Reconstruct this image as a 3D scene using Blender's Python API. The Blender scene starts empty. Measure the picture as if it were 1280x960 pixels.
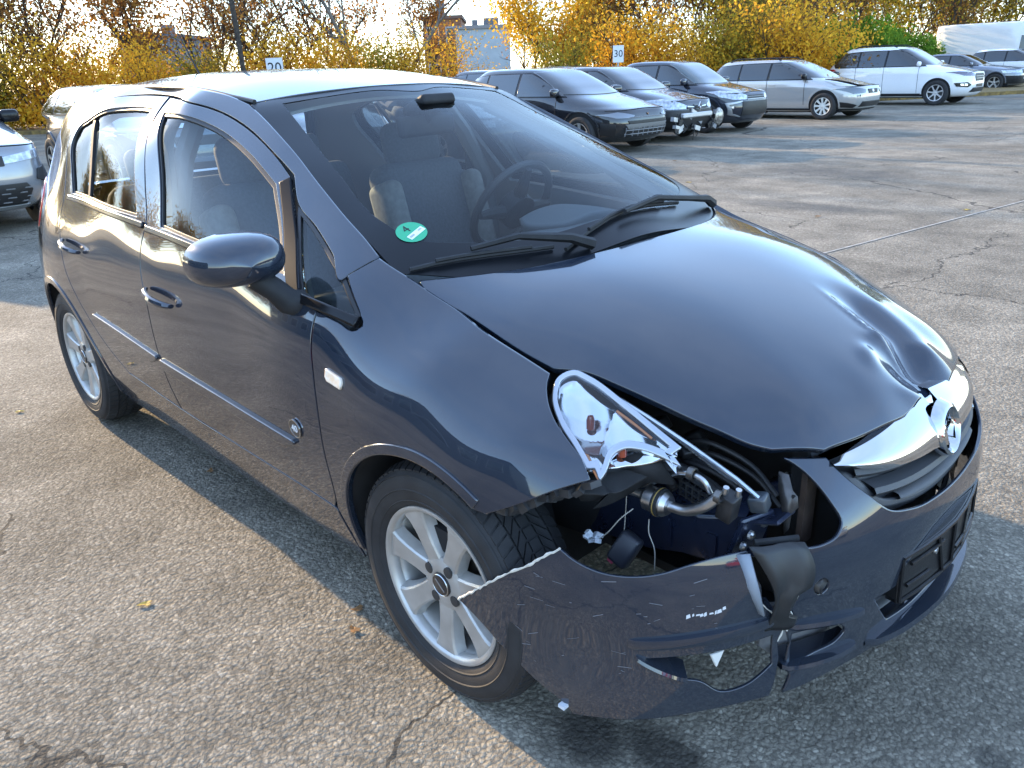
import bpy, bmesh, math, random
import numpy as np
from mathutils import Vector, Matrix
from mathutils.geometry import delaunay_2d_cdt
R = math.radians
scene = bpy.context.scene
col = scene.collection
# ---------------------------------------------------------------- camera, sky, sun, exposure
cam_d = bpy.data.cameras.new('camera'); cam = bpy.data.objects.new('camera', cam_d); col.objects.link(cam); scene.camera = cam
def set_camera(loc, yaw, pitch, roll, f_px):
    f = Vector((math.cos(pitch)*math.cos(yaw), math.cos(pitch)*math.sin(yaw), math.sin(pitch)))
    r = Vector((math.sin(yaw), -math.cos(yaw), 0)); u = r.cross(f)
    r2 = r*math.cos(roll)+u*math.sin(roll); u2 = -r*math.sin(roll)+u*math.cos(roll)
    m = Matrix((r2, u2, -f)).transposed().to_4x4(); m.translation = loc; cam.matrix_world = m
    cam_d.sensor_fit = 'HORIZONTAL'; cam_d.sensor_width = 36; cam_d.lens = f_px/1280*36
    cam_d.clip_start = .05; cam_d.clip_end = 2000
set_camera(Vector((1.2649, -1.7762, 1.4447)), 2.3747, -.3787, -.0375, 986.8)
SUN_EL, SUN_TO = R(15.5), R(1.8)          # elevation; direction the light travels, measured from +x
world = bpy.data.worlds.new('World'); scene.world = world; world.use_nodes = True
wn, wl = world.node_tree.nodes, world.node_tree.links
bg = wn['Background']; sky = wn.new('ShaderNodeTexSky'); sky.sky_type = 'NISHITA'; sky.sun_disc = False
sky.sun_elevation = SUN_EL; sky.sun_rotation = R(270)-SUN_TO+R(0); sky.altitude = 200; sky.air_density = 1.0; sky.dust_density = .25; sky.ozone_density = 3.0
# thin high cloud drawn over the clear sky, on directions so it is fixed to the world
tc = wn.new('ShaderNodeTexCoord'); mp = wn.new('ShaderNodeMapping'); mp.inputs['Scale'].default_value = (1.1, 2.4, 4.5); mp.inputs['Rotation'].default_value = (0, 0, R(25))
nz = wn.new('ShaderNodeTexNoise'); nz.inputs['Scale'].default_value = 1.1; nz.inputs['Detail'].default_value = 3; nz.inputs['Roughness'].default_value = .55
rp = wn.new('ShaderNodeValToRGB'); rp.color_ramp.elements[0].position = .36; rp.color_ramp.elements[1].position = .78
rp.color_ramp.elements[0].color = (.28, .28, .28, 1); rp.color_ramp.elements[1].color = (.62, .62, .62, 1)
mx = wn.new('ShaderNodeMix'); mx.data_type = 'RGBA'; mx.inputs['B'].default_value = (1.5, 1.85, 2.5, 1)
wl.new(tc.outputs['Generated'], mp.inputs['Vector']); wl.new(mp.outputs['Vector'], nz.inputs['Vector']); wl.new(nz.outputs['Fac'], rp.inputs['Fac'])
wl.new(rp.outputs['Color'], mx.inputs['Factor']); wl.new(sky.outputs['Color'], mx.inputs['A']); wl.new(mx.outputs['Result'], bg.inputs['Color'])
bg.inputs['Strength'].default_value = .15
sun_d = bpy.data.lights.new('sun', 'SUN'); sun = bpy.data.objects.new('sun', sun_d); col.objects.link(sun)
sun_d.energy = 2.0; sun_d.angle = R(.55); sun_d.color = (1, .73, .43)
_l = Vector((math.cos(SUN_EL)*math.cos(SUN_TO), math.cos(SUN_EL)*math.sin(SUN_TO), -math.sin(SUN_EL)))
sun.rotation_euler = _l.to_track_quat('-Z', 'Y').to_euler(); sun.location = (-30, 0, 12)
scene.render.engine = 'CYCLES'
vs = scene.view_settings; vs.view_transform = 'Standard'; vs.look = 'None'; vs.exposure = 2.7; vs.gamma = 1; vs.use_curve_mapping = False
scene.render.resolution_x, scene.render.resolution_y = 1024, 768
# ---------------------------------------------------------------- surfaces of the crashed hatchback (car metres, x forward, y left, z up)
import numpy as np
class RBF:
    """smooth height field through scattered control points"""
    def __init__(s, pts, lam=2e-5):
        p = np.array(pts, float); s.c = p[:, :2]; v = p[:, 2]; n = len(p)
        K = np.linalg.norm(s.c[:, None]-s.c[None], axis=2)**3 + lam*np.eye(n)
        Q = np.c_[np.ones(n), s.c]
        A = np.block([[K, Q], [Q.T, np.zeros((3, 3))]])
        s.w = np.linalg.solve(A, np.r_[v, 0, 0, 0])
    def __call__(s, a, b):
        a = np.asarray(a, float); b = np.asarray(b, float); sh = a.shape; q = np.c_[a.ravel(), b.ravel()]
        out = np.empty(len(q))
        for i in range(0, len(q), 4000):
            k = np.linalg.norm(q[i:i+4000, None]-s.c[None], axis=2)**3
            out[i:i+4000] = k @ s.w[:-3] + s.w[-3] + q[i:i+4000] @ s.w[-2:]
        return out.reshape(sh)
def table(xs, rows):
    return [(x, z, w) for z, ws in rows for x, w in zip(xs, ws) if w is not None]
N = None
_sx = [-3.08, -2.9, -2.6, -2.1, -1.4, -.8, -.35, 0., .25, .42, .55]
_side = table(_sx, [
 (.18, [.70, .745, .775, .775, .775, .775, .78, .785, .77, .73, .66]),
 (.30, [.735, .785, .82, .815, .812, .812, .818, .832, .81, .755, .68]),
 (.45, [.745, .80, .85, .85, .848, .848, .85, .860, .838, .775, .695]),
 (.58, [.75, .805, .862, .864, .864, .864, .865, .869, .845, .785, .70]),
 (.68, [.745, .80, .860, .866, .868, .868, .866, .862, .828, .762, .672]),
 (.76, [.735, .79, .852, .863, .866, .865, .860, .842, .79, .70, .59]),
 (.84, [.715, .77, .838, .857, .860, .857, .846, .795, .68, N, N]),
 (.90, [.695, .75, .82, .846, .850, .846, .826, .71, N, N, N]),
 (.96, [.675, .73, .80, .828, .834, .828, .78, .57, N, N, N]),
 (1.03, [.65, .705, .77, .798, .805, .79, .685, N, N, N, N]),
 (1.12, [.56, .645, .725, .760, .766, .722, N, N, N, N, N]),
 (1.22, [.50, .595, .685, .718, .722, .615, N, N, N, N, N]),
 (1.32, [.42, .53, .63, .668, .670, .48, N, N, N, N, N]),
 (1.375, [.36, .47, .585, .630, .630, N, N, N, N, N, N]),
 (1.41, [N, .43, .545, .592, .590, N, N, N, N, N, N]),
 (1.44, [N, .38, .49, .530, .515, N, N, N, N, N, N])])
SIDE = RBF(_side, 1e-4)
def side_surf(sign=-1):
    def P(x, z):
        x = np.asarray(x, float); z = np.asarray(z, float)
        return np.stack([x, sign*SIDE(x, z), z], -1)
    return P
def _sym(p):
    return p + [(a, -b, c) for a, b, c in p if b > 1e-6]
_hood = _sym([(-.06, 0, 1.012), (-.12, .35, 1.005), (-.2, .62, .985), (-.28, .72, .985),
 (.1, 0, .985), (.1, .3, .977), (.1, .55, .93), (.08, .66, .89), (.05, .75, .83),
 (.25, 0, .952), (.25, .3, .942), (.25, .5, .905), (.24, .62, .855), (.22, .70, .80),
 (.42, 0, .902), (.42, .25, .893), (.42, .45, .853), (.42, .58, .795), (.40, .68, .735),
 (.56, 0, .852), (.56, .22, .843), (.56, .40, .807), (.55, .52, .755), (.52, .63, .68),
 (.66, 0, .805), (.66, .2, .797), (.66, .38, .755), (.63, .46, .73),
 (.73, 0, .757), (.73, .18, .750), (.71, .33, .728), (.78, 0, .705), (.77, .18, .70), (.75, .35, .67)])
HOOD = RBF(_hood, 1e-5)
_dent = (.66, .05)      # where the bonnet was struck
def hood_surf():
    def P(x, y):
        x = np.asarray(x, float); y = np.asarray(y, float); z = HOOD(x, y)
        # buckled bonnet: a valley running back from the impact with raised lips, and a crumple at the lip
        d = x-.36; t = np.clip(d/.34, 0, 1)
        cy = .17-.13*t
        prof = np.exp(-((y-cy-.045)/.05)**2)*-.020 + np.exp(-((y-cy+.012)/.016)**2)*.007 + np.exp(-((y-cy-.125)/.04)**2)*.006
        z = z + prof*np.clip(d/.16, 0, 1)**2*np.clip(1.25-.4*t, 0, 1)
        r = np.hypot((x-.685), (y-.035)*.75)
        z = z - .030*np.exp(-(r/.05)**2) + .008*np.exp(-((r-.085)/.022)**2)*(.5+.5*np.sin(5*np.arctan2(y-.035, x-.685)))
        return np.stack([x, y, z], -1)
    return P
_roof = _sym([(-1.05, 0, 1.412), (-1.10, .3, 1.403), (-1.18, .52, 1.385), (-1.35, 0, 1.452), (-1.35, .3, 1.444), (-1.35, .53, 1.408),
 (-1.7, 0, 1.476), (-1.7, .3, 1.468), (-1.7, .53, 1.430), (-2.1, 0, 1.478), (-2.1, .3, 1.470), (-2.1, .51, 1.434),
 (-2.5, 0, 1.462), (-2.5, .3, 1.453), (-2.5, .47, 1.424), (-2.8, 0, 1.432), (-2.8, .3, 1.420), (-2.8, .43, 1.395), (-2.95, 0, 1.405), (-2.95, .3, 1.395)])
ROOF = RBF(_roof, 1e-5)
def roof_surf():
    return lambda x, y: np.stack([np.asarray(x, float), np.asarray(y, float), ROOF(x, y)], -1)
_ws = _sym([(.02, 0, .985), (-.07, .35, .975), (-.2, .64, .975), (-.24, .70, .975), (-.25, 0, 1.106), (-.3, .35, 1.090), (-.42, .62, 1.081), (-.45, .66, 1.075),
 (-.55, 0, 1.232), (-.6, .3, 1.217), (-.72, .58, 1.202), (-.85, 0, 1.342), (-.9, .3, 1.328), (-1.0, .54, 1.318), (-1.06, 0, 1.408), (-1.11, .3, 1.398), (-1.19, .52, 1.384), (-1.2, 0, 1.448), (-1.25,.5,1.39)])
WS = RBF(_ws, 1e-5)
def ws_surf():
    return lambda x, y: np.stack([np.asarray(x, float), np.asarray(y, float), WS(x, y)], -1)
# bumper skin: plan curve by arc length s (0 at the nose, positive to the left) and height z
_bp = np.array([(0, .832), (.1, .828), (.2, .816), (.3, .794), (.4, .762), (.5, .718), (.6, .655), (.68, .585), (.74, .515), (.79, .43), (.825, .34), (.848, .24), (.860, .14), (.866, .04), (.868, -.08)])
def _cr(p, n=24):
    q = np.vstack([2*p[0]-p[1], p, 2*p[-1]-p[-2]]); out = []
    for i in range(1, len(q)-2):
        t = np.linspace(0, 1, n, endpoint=False)[:, None]; a, b, c, d = q[i-1:i+3]
        out.append(.5*((2*b)+(c-a)*t+(2*a-5*b+4*c-d)*t**2+(3*b-a-3*c+d)*t**3))
    return np.vstack(out+[p[-1:]])
_bq = _cr(np.vstack([_bp[:0:-1]*[-1, 1], _bp])); _bs = np.r_[0, np.cumsum(np.linalg.norm(np.diff(_bq, axis=0), axis=1))]
_bs -= _bs[len(_bs)//2]
_off = _sym([(.14, 0., -.025), (.14, .5, -.02), (.14, .95, -.012), (.14, 1.25, -.03), (.24, 0., .004), (.24, .5, .0), (.24, .95, .0), (.24, 1.25, -.015),
 (.32, 0, -.012), (.32, .5, -.01), (.32, .95, -.006), (.32, 1.25, -.012), (.45, 0, 0.), (.45, .5, 0), (.45, .95, .002), (.45, 1.25, 0),
 (.55, 0, .004), (.55, .5, -.006), (.55, .95, -.004), (.55, 1.25, 0), (.62, 0, -.012), (.62, .3, -.012), (.62, .5, -.035), (.62, .95, -.02), (.62, 1.25, -.004),
 (.68, 0, -.04), (.68, .3, -.045), (.68, .5, -.085), (.68, .95, -.06), (.74, 0, -.08), (.74, .3, -.09), (.74, .5, -.13), (.74, .95, -.12)])
OFF = RBF(_off, 1e-5)
def bump_surf(extra=0.):
    def P(s, z):
        s = np.asarray(s, float); z = np.asarray(z, float)
        y = np.interp(s, _bs, _bq[:, 0]); x = np.interp(s, _bs, _bq[:, 1])
        h = .03
        dy = np.interp(s+h, _bs, _bq[:, 0])-np.interp(s-h, _bs, _bq[:, 0]); dx = np.interp(s+h, _bs, _bq[:, 1])-np.interp(s-h, _bs, _bq[:, 1])
        l = np.hypot(dx, dy)+1e-9; nx, ny = dy/l, -dx/l
        g = OFF(z, s)+extra
        return np.stack([x+nx*g, y+ny*g, z], -1)
    return P
# ---------------------------------------------------------------- helpers
MATS = {}
def mat(name, color=(.5, .5, .5), rough=.5, metal=0., coat=0., var=0., vscale=8., bump=0., bscale=60., spec=.5, trans=0., emit=None, color2=None, sheen=0., rvar=0.):
    if name in MATS: return MATS[name]
    m = bpy.data.materials.new(name); m.use_nodes = True; MATS[name] = m
    n, l = m.node_tree.nodes, m.node_tree.links; b = n['Principled BSDF']
    b.inputs['Base Color'].default_value = (*color, 1); b.inputs['Roughness'].default_value = rough; b.inputs['Metallic'].default_value = metal
    b.inputs['Coat Weight'].default_value = coat; b.inputs['Coat Roughness'].default_value = .03; b.inputs['Specular IOR Level'].default_value = spec
    if var or color2 or rvar:
        t = n.new('ShaderNodeTexCoord'); x = n.new('ShaderNodeTexNoise'); x.inputs['Scale'].default_value = vscale; x.inputs['Detail'].default_value = 5
        l.new(t.outputs['Object'], x.inputs['Vector'])
        if var or color2:
            r = n.new('ShaderNodeValToRGB'); r.color_ramp.elements[0].position = .32; r.color_ramp.elements[1].position = .68
            c2 = color2 or tuple(min(1, c*(1+var)) for c in color); c1 = color if color2 else tuple(c*(1-var) for c in color)
            r.color_ramp.elements[0].color = (*c1, 1); r.color_ramp.elements[1].color = (*c2, 1)
            l.new(x.outputs['Fac'], r.inputs['Fac']); l.new(r.outputs['Color'], b.inputs['Base Color'])
        if rvar:
            q = n.new('ShaderNodeMapRange'); q.inputs['From Min'].default_value = .3; q.inputs['From Max'].default_value = .7
            q.inputs['To Min'].default_value = max(0, rough-rvar); q.inputs['To Max'].default_value = rough+rvar
            l.new(x.outputs['Fac'], q.inputs['Value']); l.new(q.outputs['Result'], b.inputs['Roughness'])
    if bump:
        t = n.new('ShaderNodeTexCoord'); x = n.new('ShaderNodeTexNoise'); x.inputs['Scale'].default_value = bscale; x.inputs['Detail'].default_value = 4
        k = n.new('ShaderNodeBump'); k.inputs['Strength'].default_value = bump; k.inputs['Distance'].default_value = .004
        l.new(t.outputs['Object'], x.inputs['Vector']); l.new(x.outputs['Fac'], k.inputs['Height']); l.new(k.outputs['Normal'], b.inputs['Normal'])
    if emit: b.inputs['Emission Color'].default_value = (*emit[:3], 1); b.inputs['Emission Strength'].default_value = emit[3]
    return m
def glass_mat(name, tint=(.75, .85, .88), boost=1.0, rough=.0, ior=1.5):
    """thin pane: fresnel mirror over a clear tinted sheet"""
    if name in MATS: return MATS[name]
    m = bpy.data.materials.new(name); m.use_nodes = True; MATS[name] = m
    n, l = m.node_tree.nodes, m.node_tree.links; n.remove(n['Principled BSDF'])
    t = n.new('ShaderNodeBsdfTransparent'); t.inputs['Color'].default_value = (*tint, 1)
    g = n.new('ShaderNodeBsdfGlossy'); g.inputs['Roughness'].default_value = rough
    f = n.new('ShaderNodeFresnel'); f.inputs['IOR'].default_value = ior
    k = n.new('ShaderNodeMath'); k.operation = 'MULTIPLY'; k.use_clamp = True; k.inputs[1].default_value = boost
    s = n.new('ShaderNodeMixShader')
    l.new(f.outputs['Fac'], k.inputs[0]); l.new(k.outputs[0], s.inputs['Fac']); l.new(t.outputs[0], s.inputs[1]); l.new(g.outputs[0], s.inputs[2])
    l.new(s.outputs[0], n['Material Output'].inputs['Surface'])
    return m
def mesh_obj(name, verts, faces, m, parent=None, smooth=True, angle=None, normals=None):
    me = bpy.data.meshes.new(name); me.from_pydata([tuple(map(float, v)) for v in verts], [], faces); me.update()
    if smooth:
        me.shade_smooth()
        if normals is not None: me.normals_split_custom_set_from_vertices([tuple(map(float, v)) for v in normals])
        elif angle is not None: me.set_sharp_from_angle(angle=R(angle))
    return link(name, me, m, parent)
def link(name, me, m, parent=None):
    o = bpy.data.objects.new(name, me); col.objects.link(o)
    if m is not None and not me.materials: me.materials.append(m)
    if parent is not None: o.parent = parent
    return o
def thing(name, label, cat, loc=(0, 0, 0), rz=0., group=None):
    o = bpy.data.objects.new(name, None); col.objects.link(o); o.empty_display_size = .1
    o.location = loc; o.rotation_euler = (0, 0, rz); return tag(o, label, cat, group)
def tag(o, label=None, cat=None, group=None, kind=None):
    for k, v in (('label', label), ('category', cat), ('group', group), ('kind', kind)):
        if v: o[k] = v
    return o
class MB:
    """collects simple solids into one mesh"""
    def __init__(s): s.v = []; s.f = []
    def add(s, v, f):
        k = len(s.v); s.v += [tuple(map(float, q)) for q in v]; s.f += [tuple(i+k for i in q) for q in f]; return s
    def box(s, c, d, rot=None):
        v = [Vector((x*d[0]/2, y*d[1]/2, z*d[2]/2)) for x in (-1, 1) for y in (-1, 1) for z in (-1, 1)]
        if rot is not None: v = [rot @ q for q in v]
        c = Vector(c); return s.add([q+c for q in v], [(0, 1, 3, 2), (4, 6, 7, 5), (0, 4, 5, 1), (2, 3, 7, 6), (0, 2, 6, 4), (1, 5, 7, 3)])
    def tube(s, pts, r, n=8, cap=True):
        pts = [Vector(p) for p in pts]; rr = r if isinstance(r, (list, tuple)) else [r]*len(pts); k = len(s.v); V = []; F = []; up = None
        for i, p in enumerate(pts):
            d = (pts[min(i+1, len(pts)-1)]-pts[max(i-1, 0)]).normalized()
            if up is None: up = d.orthogonal().normalized()
            up = (up-d*up.dot(d)); up = up.normalized() if up.length > 1e-6 else d.orthogonal().normalized()
            w = d.cross(up)
            for j in range(n):
                a = 2*math.pi*j/n; V.append(p+(up*math.cos(a)+w*math.sin(a))*rr[i])
        for i in range(len(pts)-1):
            for j in range(n): F.append((i*n+j, i*n+(j+1) % n, (i+1)*n+(j+1) % n, (i+1)*n+j))
        if cap: F.append(tuple(range(n))[::-1]); F.append(tuple((len(pts)-1)*n+j for j in range(n)))
        return s.add(V, F)
    def lathe(s, prof, n=48, axis='y', c=(0, 0, 0), closed=False):
        V = []; F = []; m = len(prof); c = Vector(c)
        for i in range(n):
            a = 2*math.pi*i/n
            for r, h in prof:
                p = (r*math.cos(a), h, r*math.sin(a)) if axis == 'y' else ((h, r*math.cos(a), r*math.sin(a)) if axis == 'x' else (r*math.cos(a), r*math.sin(a), h))
                V.append(Vector(p)+c)
        for i in range(n):
            for j in range(m if closed else m-1):
                a, b = i*m+j, i*m+(j+1) % m; k = ((i+1) % n)*m; F.append((a, b, k+(j+1) % m, k+j))
        return s.add(V, F)
    def prism(s, poly, h0, h1, fr):
        """poly of (a,b) swept between h0 and h1 in the frame fr(a,b,h)"""
        n = len(poly); V = [fr(a, b, h0) for a, b in poly]+[fr(a, b, h1) for a, b in poly]
        return s.add(V, [tuple(range(n))[::-1], tuple(range(n, 2*n))]+[(i, (i+1) % n, n+(i+1) % n, n+i) for i in range(n)])
    def build(s, name, m, parent=None, smooth=True, angle=35):
        return mesh_obj(name, s.v, s.f, m, parent, smooth, angle)
def crom(pts, closed=True, step=.012):
    """smooth curve through points; a third value marks a corner"""
    P = [np.array(p[:2], float) for p in pts]; cn = [len(p) > 2 and bool(p[2]) for p in pts]; n = len(P); out = []
    for i in range(n if closed else n-1):
        a, b = P[i], P[(i+1) % n]
        p0 = P[i-1] if (i > 0 or closed) else 2*a-b; p3 = P[(i+2) % n] if (i+2 < n or closed) else 2*b-a
        L = np.linalg.norm(b-a)
        if L < 1e-6: continue
        def tan(p, q, r):
            d1 = np.linalg.norm(q-p)+1e-9; d2 = np.linalg.norm(r-q)+1e-9
            return ((q-p)/d1*d2+(r-q)/d2*d1)/(d1+d2)*L
        m0 = (b-a) if cn[i] else tan(p0, a, b); m1 = (b-a) if cn[(i+1) % n] else tan(a, b, p3)
        k = max(1, int(round(L/step)))
        for t in np.arange(k)/k:
            out.append((2*t**3-3*t*t+1)*a+(t**3-2*t*t+t)*m0+(-2*t**3+3*t*t)*b+(t**3-t*t)*m1)
    if not closed: out.append(P[-1])
    return np.array(out)
def inside(poly, q):
    x, y = q[:, 0], q[:, 1]; r = np.zeros(len(q), bool); n = len(poly); j = n-1
    for i in range(n):
        xi, yi = poly[i]; xj, yj = poly[j]
        if abs(yj-yi) > 1e-12: r ^= ((yi > y) != (yj > y)) & (x < (xj-xi)*(y-yi)/(yj-yi)+xi)
        j = i
    return r
def inset(poly, d):
    a = np.roll(poly, 1, 0); b = np.roll(poly, -1, 0); area = np.sum(poly[:, 0]*np.roll(poly[:, 1], -1)-poly[:, 1]*np.roll(poly[:, 0], -1))
    e1 = poly-a; e2 = b-poly; n1 = np.c_[-e1[:, 1], e1[:, 0]]; n2 = np.c_[-e2[:, 1], e2[:, 0]]
    n1 /= np.linalg.norm(n1, axis=1)[:, None]+1e-9; n2 /= np.linalg.norm(n2, axis=1)[:, None]+1e-9
    m = n1+n2; l = np.linalg.norm(m, axis=1)[:, None]; m = m/(l+1e-9); k = 1/np.clip((m*n1).sum(1), .5, 1)[:, None]
    return poly+m*k*d*(1 if area > 0 else -1)
def panel(name, surf, outline, m, parent=None, holes=(), out=(0, 0, 1), res=.03, depth=0., thick=.012, lip=.0025, smooth_curve=True, step=.012, grid=None):
    """sheet cut from a smooth surface: outline and holes in the surface's own two coordinates, rounded edge, returned flange"""
    loops = [crom(o, True, step) if smooth_curve else np.array([p[:2] for p in o], float) for o in [outline, *holes]]
    ins = [inset(loops[0], lip)]+[inset(h, -lip) for h in loops[1:]]
    V2 = []; E = []
    for lp in ins:
        k = len(V2); V2 += [Vector(p) for p in lp]; E += [(k+i, k+(i+1) % len(lp)) for i in range(len(lp))]
    nb = len(V2)
    lo, hi = ins[0].min(0), ins[0].max(0); gx = np.arange(lo[0]+res*.5, hi[0], res); gy = np.arange(lo[1]+res*.5, hi[1], res)
    G = np.array([(a+(res*.5 if j % 2 else 0), b) for j, b in enumerate(gy) for a in gx])
    if len(G):
        ok = inside(ins[0], G)
        for h in ins[1:]: ok &= ~inside(h, G)
        B = np.vstack(ins)
        G = G[ok]
        if len(G):
            dd = np.min(np.linalg.norm(G[:, None]-B[None], axis=2), axis=1) if len(G)*len(B) < 4e7 else np.ones(len(G))
            G = G[dd > res*.45]
        V2 += [Vector(p) for p in G]
    vo, eo, fo, ov, oe, of = delaunay_2d_cdt(V2, E, [], 1, 1e-6)
    vo = np.array([(p.x, p.y) for p in vo]); tri = np.array([f for f in fo if len(f) == 3])
    cen = vo[tri].mean(1); ok = inside(ins[0], cen)
    for h in ins[1:]: ok &= ~inside(h, cen)
    tri = tri[ok]
    def PN(q):
        h = 1.5e-3; p = surf(q[:, 0], q[:, 1]); a = surf(q[:, 0]+h, q[:, 1])-surf(q[:, 0]-h, q[:, 1]); b = surf(q[:, 0], q[:, 1]+h)-surf(q[:, 0], q[:, 1]-h)
        n = np.cross(a, b); n /= np.linalg.norm(n, axis=1)[:, None]+1e-12
        o = np.asarray(out, float) if not callable(out) else out(p); n *= np.where((n*o).sum(1) < 0, -1, 1)[:, None]
        return p-n*depth, n
    P, Nn = PN(vo)
    fn = np.cross(P[tri[:, 1]]-P[tri[:, 0]], P[tri[:, 2]]-P[tri[:, 0]]); fl = (fn*Nn[tri].sum(1)).sum(1) < 0
    tri[fl] = tri[fl][:, ::-1]
    V = [P]; NN = [Nn]; F = [tuple(map(int, t)) for t in tri]; k = len(P)
    if thick > 0:
        for li, (lp, ip) in enumerate(zip(loops, ins)):
            p0, n0 = PN(ip); p1, n1 = PN(lp); t = p1-p0; t /= np.linalg.norm(t, axis=1)[:, None]+1e-12
            rings = [(p0, n0), (p1-n1*lip*.25, n1*.55+t*.8), (p1-n1*lip, t), (p1-n1*thick, t)]
            nL = len(lp); base = k
            for p, nn in rings:
                V.append(p); NN.append(nn/(np.linalg.norm(nn, axis=1)[:, None]+1e-12)); k += nL
            for r in range(3):
                for i in range(nL):
                    a, b = base+r*nL+i, base+r*nL+(i+1) % nL; c, d = a+nL, b+nL
                    v = np.vstack(V) if False else None
                    F.append((a, c, d, b))
    V = np.vstack(V); NN = np.vstack(NN)
    F2 = []
    for f in F:
        if len(f) == 4:
            n = np.cross(V[f[2]]-V[f[0]], V[f[3]]-V[f[1]])
            if (n*(NN[f[0]]+NN[f[1]]+NN[f[2]])).sum() < 0: f = f[::-1]
        F2.append(f)
    return mesh_obj(name, V, F2, m, parent, True, None, NN)
def copy_tree(o, parent=None):
    c = o.copy(); col.objects.link(c); c.parent = parent
    for ch in list(o.children): copy_tree(ch, c)
    return c
def text_mesh(name, s, size, m, parent, matrix, depth=.0006):
    cu = bpy.data.curves.new(name, 'FONT'); cu.body = s; cu.size = size; cu.align_x = 'CENTER'; cu.align_y = 'CENTER'; cu.extrude = depth; cu.resolution_u = 3
    o = bpy.data.objects.new(name, cu); col.objects.link(o); dg = bpy.context.evaluated_depsgraph_get(); dg.update()
    me = bpy.data.meshes.new_from_object(o.evaluated_get(dg)); bpy.data.objects.remove(o); bpy.data.curves.remove(cu)
    me.name = name; q = link(name, me, m, parent); q.matrix_local = matrix; return q
def rounded(name, c, d, m, parent, bev=.05, rot=None, seg_=4):
    bm = bmesh.new(); bmesh.ops.create_cube(bm, size=1)
    for v in bm.verts: v.co = Vector((v.co.x*d[0], v.co.y*d[1], v.co.z*d[2]))
    bmesh.ops.bevel(bm, geom=bm.edges[:], offset=bev, segments=seg_, affect='EDGES', profile=.5)
    me = bpy.data.meshes.new(name); bm.to_mesh(me); bm.free(); me.shade_smooth(); o = link(name, me, m, parent); o.location = c
    if rot: o.rotation_euler = rot
    return o
# ---------------------------------------------------------------- the crashed hatchback
PAINT = None
def paint_mat(name, color, metal=.7, flake=.0, rough=.32, dirt=.12):
    m = mat(name, color, rough, metal, coat=1., spec=.04)
    n, l = m.node_tree.nodes, m.node_tree.links; b = n['Principled BSDF']
    t = n.new('ShaderNodeTexCoord'); x = n.new('ShaderNodeTexNoise'); x.inputs['Scale'].default_value = 5; x.inputs['Detail'].default_value = 8
    q = n.new('ShaderNodeMapRange'); q.inputs['From Min'].default_value = .35; q.inputs['From Max'].default_value = .75; q.inputs['To Min'].default_value = .015; q.inputs['To Max'].default_value = .015+dirt
    l.new(t.outputs['Object'], x.inputs['Vector']); l.new(x.outputs['Fac'], q.inputs['Value']); l.new(q.outputs['Result'], b.inputs['Coat Roughness'])
    x2 = n.new('ShaderNodeTexNoise'); x2.inputs['Scale'].default_value = 900; x2.inputs['Detail'].default_value = 1
    r = n.new('ShaderNodeMix'); r.data_type = 'RGBA'; r.inputs['A'].default_value = (*[c*.75 for c in color], 1); r.inputs['B'].default_value = (*[min(1, c*1.35) for c in color], 1)
    l.new(t.outputs['Object'], x2.inputs['Vector']); l.new(x2.outputs['Fac'], r.inputs['Factor'])
    # thin road film: streaky, thicker low down on the body
    x3 = n.new('ShaderNodeTexNoise'); x3.inputs['Scale'].default_value = 2.3; x3.inputs['Detail'].default_value = 9; x3.inputs['Roughness'].default_value = .68; l.new(t.outputs['Object'], x3.inputs['Vector'])
    q3 = n.new('ShaderNodeMapRange'); q3.inputs['From Min'].default_value = .42; q3.inputs['From Max'].default_value = .80; q3.inputs['To Max'].default_value = .10; l.new(x3.outputs['Fac'], q3.inputs['Value'])
    gz = n.new('ShaderNodeSeparateXYZ'); ge = n.new('ShaderNodeNewGeometry'); l.new(ge.outputs['Position'], gz.inputs[0]); q4 = n.new('ShaderNodeMapRange'); q4.inputs['From Min'].default_value = .62; q4.inputs['From Max'].default_value = .18; q4.inputs['To Max'].default_value = .10; l.new(gz.outputs['Z'], q4.inputs['Value'])
    mq = n.new('ShaderNodeMath'); mq.operation = 'MULTIPLY_ADD'; l.new(q4.outputs[0], mq.inputs[0]); l.new(x3.outputs['Fac'], mq.inputs[1]); l.new(q3.outputs[0], mq.inputs[2])
    rd_ = n.new('ShaderNodeMix'); rd_.data_type = 'RGBA'; l.new(mq.outputs[0], rd_.inputs['Factor']); l.new(r.outputs['Result'], rd_.inputs['A']); rd_.inputs['B'].default_value = (.22, .20, .17, 1); l.new(rd_.outputs['Result'], b.inputs['Base Color'])
    b.inputs['Coat IOR'].default_value = 1.72
    return m
paint = paint_mat('steel_blue_metallic_paint', (.011, .0185, .033), .12, rough=.22, dirt=.04)
black_plastic = mat('black_plastic', (.020, .021, .023), .6, var=.25, vscale=20, bump=.15, bscale=400, spec=.25)
gloss_black = mat('gloss_black', (.008, .008, .009), .22, spec=.3)
post_black = mat('satin_black_post', (.016, .016, .018), .5, spec=.04)
frit = mat('black_glass_border', (.006, .007, .009), .3, spec=.25)
rubber = mat('tyre_rubber', (.018, .018, .019), .72, var=.35, vscale=14, bump=.2, bscale=300)
seal = mat('rubber_seal', (.012, .012, .013), .5)
chrome = mat('chrome', (.60, .61, .62), .06, 1., rvar=.05, vscale=30)
alloy = mat('silver_alloy', (.46, .45, .425), .38, .55, var=.12, vscale=18, rvar=.1)
steel = mat('bare_steel', (.52, .53, .54), .32, 1., var=.2, vscale=25)
inner_black = mat('near_black_inner_parts', (.012, .012, .013), .8, var=.4, vscale=12)  # mottled near-black for inner and hidden faces
rail_paint = mat('dark_blue_underbody_paint', (.018, .025, .05), .35, .3, coat=.4, rvar=.15, vscale=20)
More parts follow.
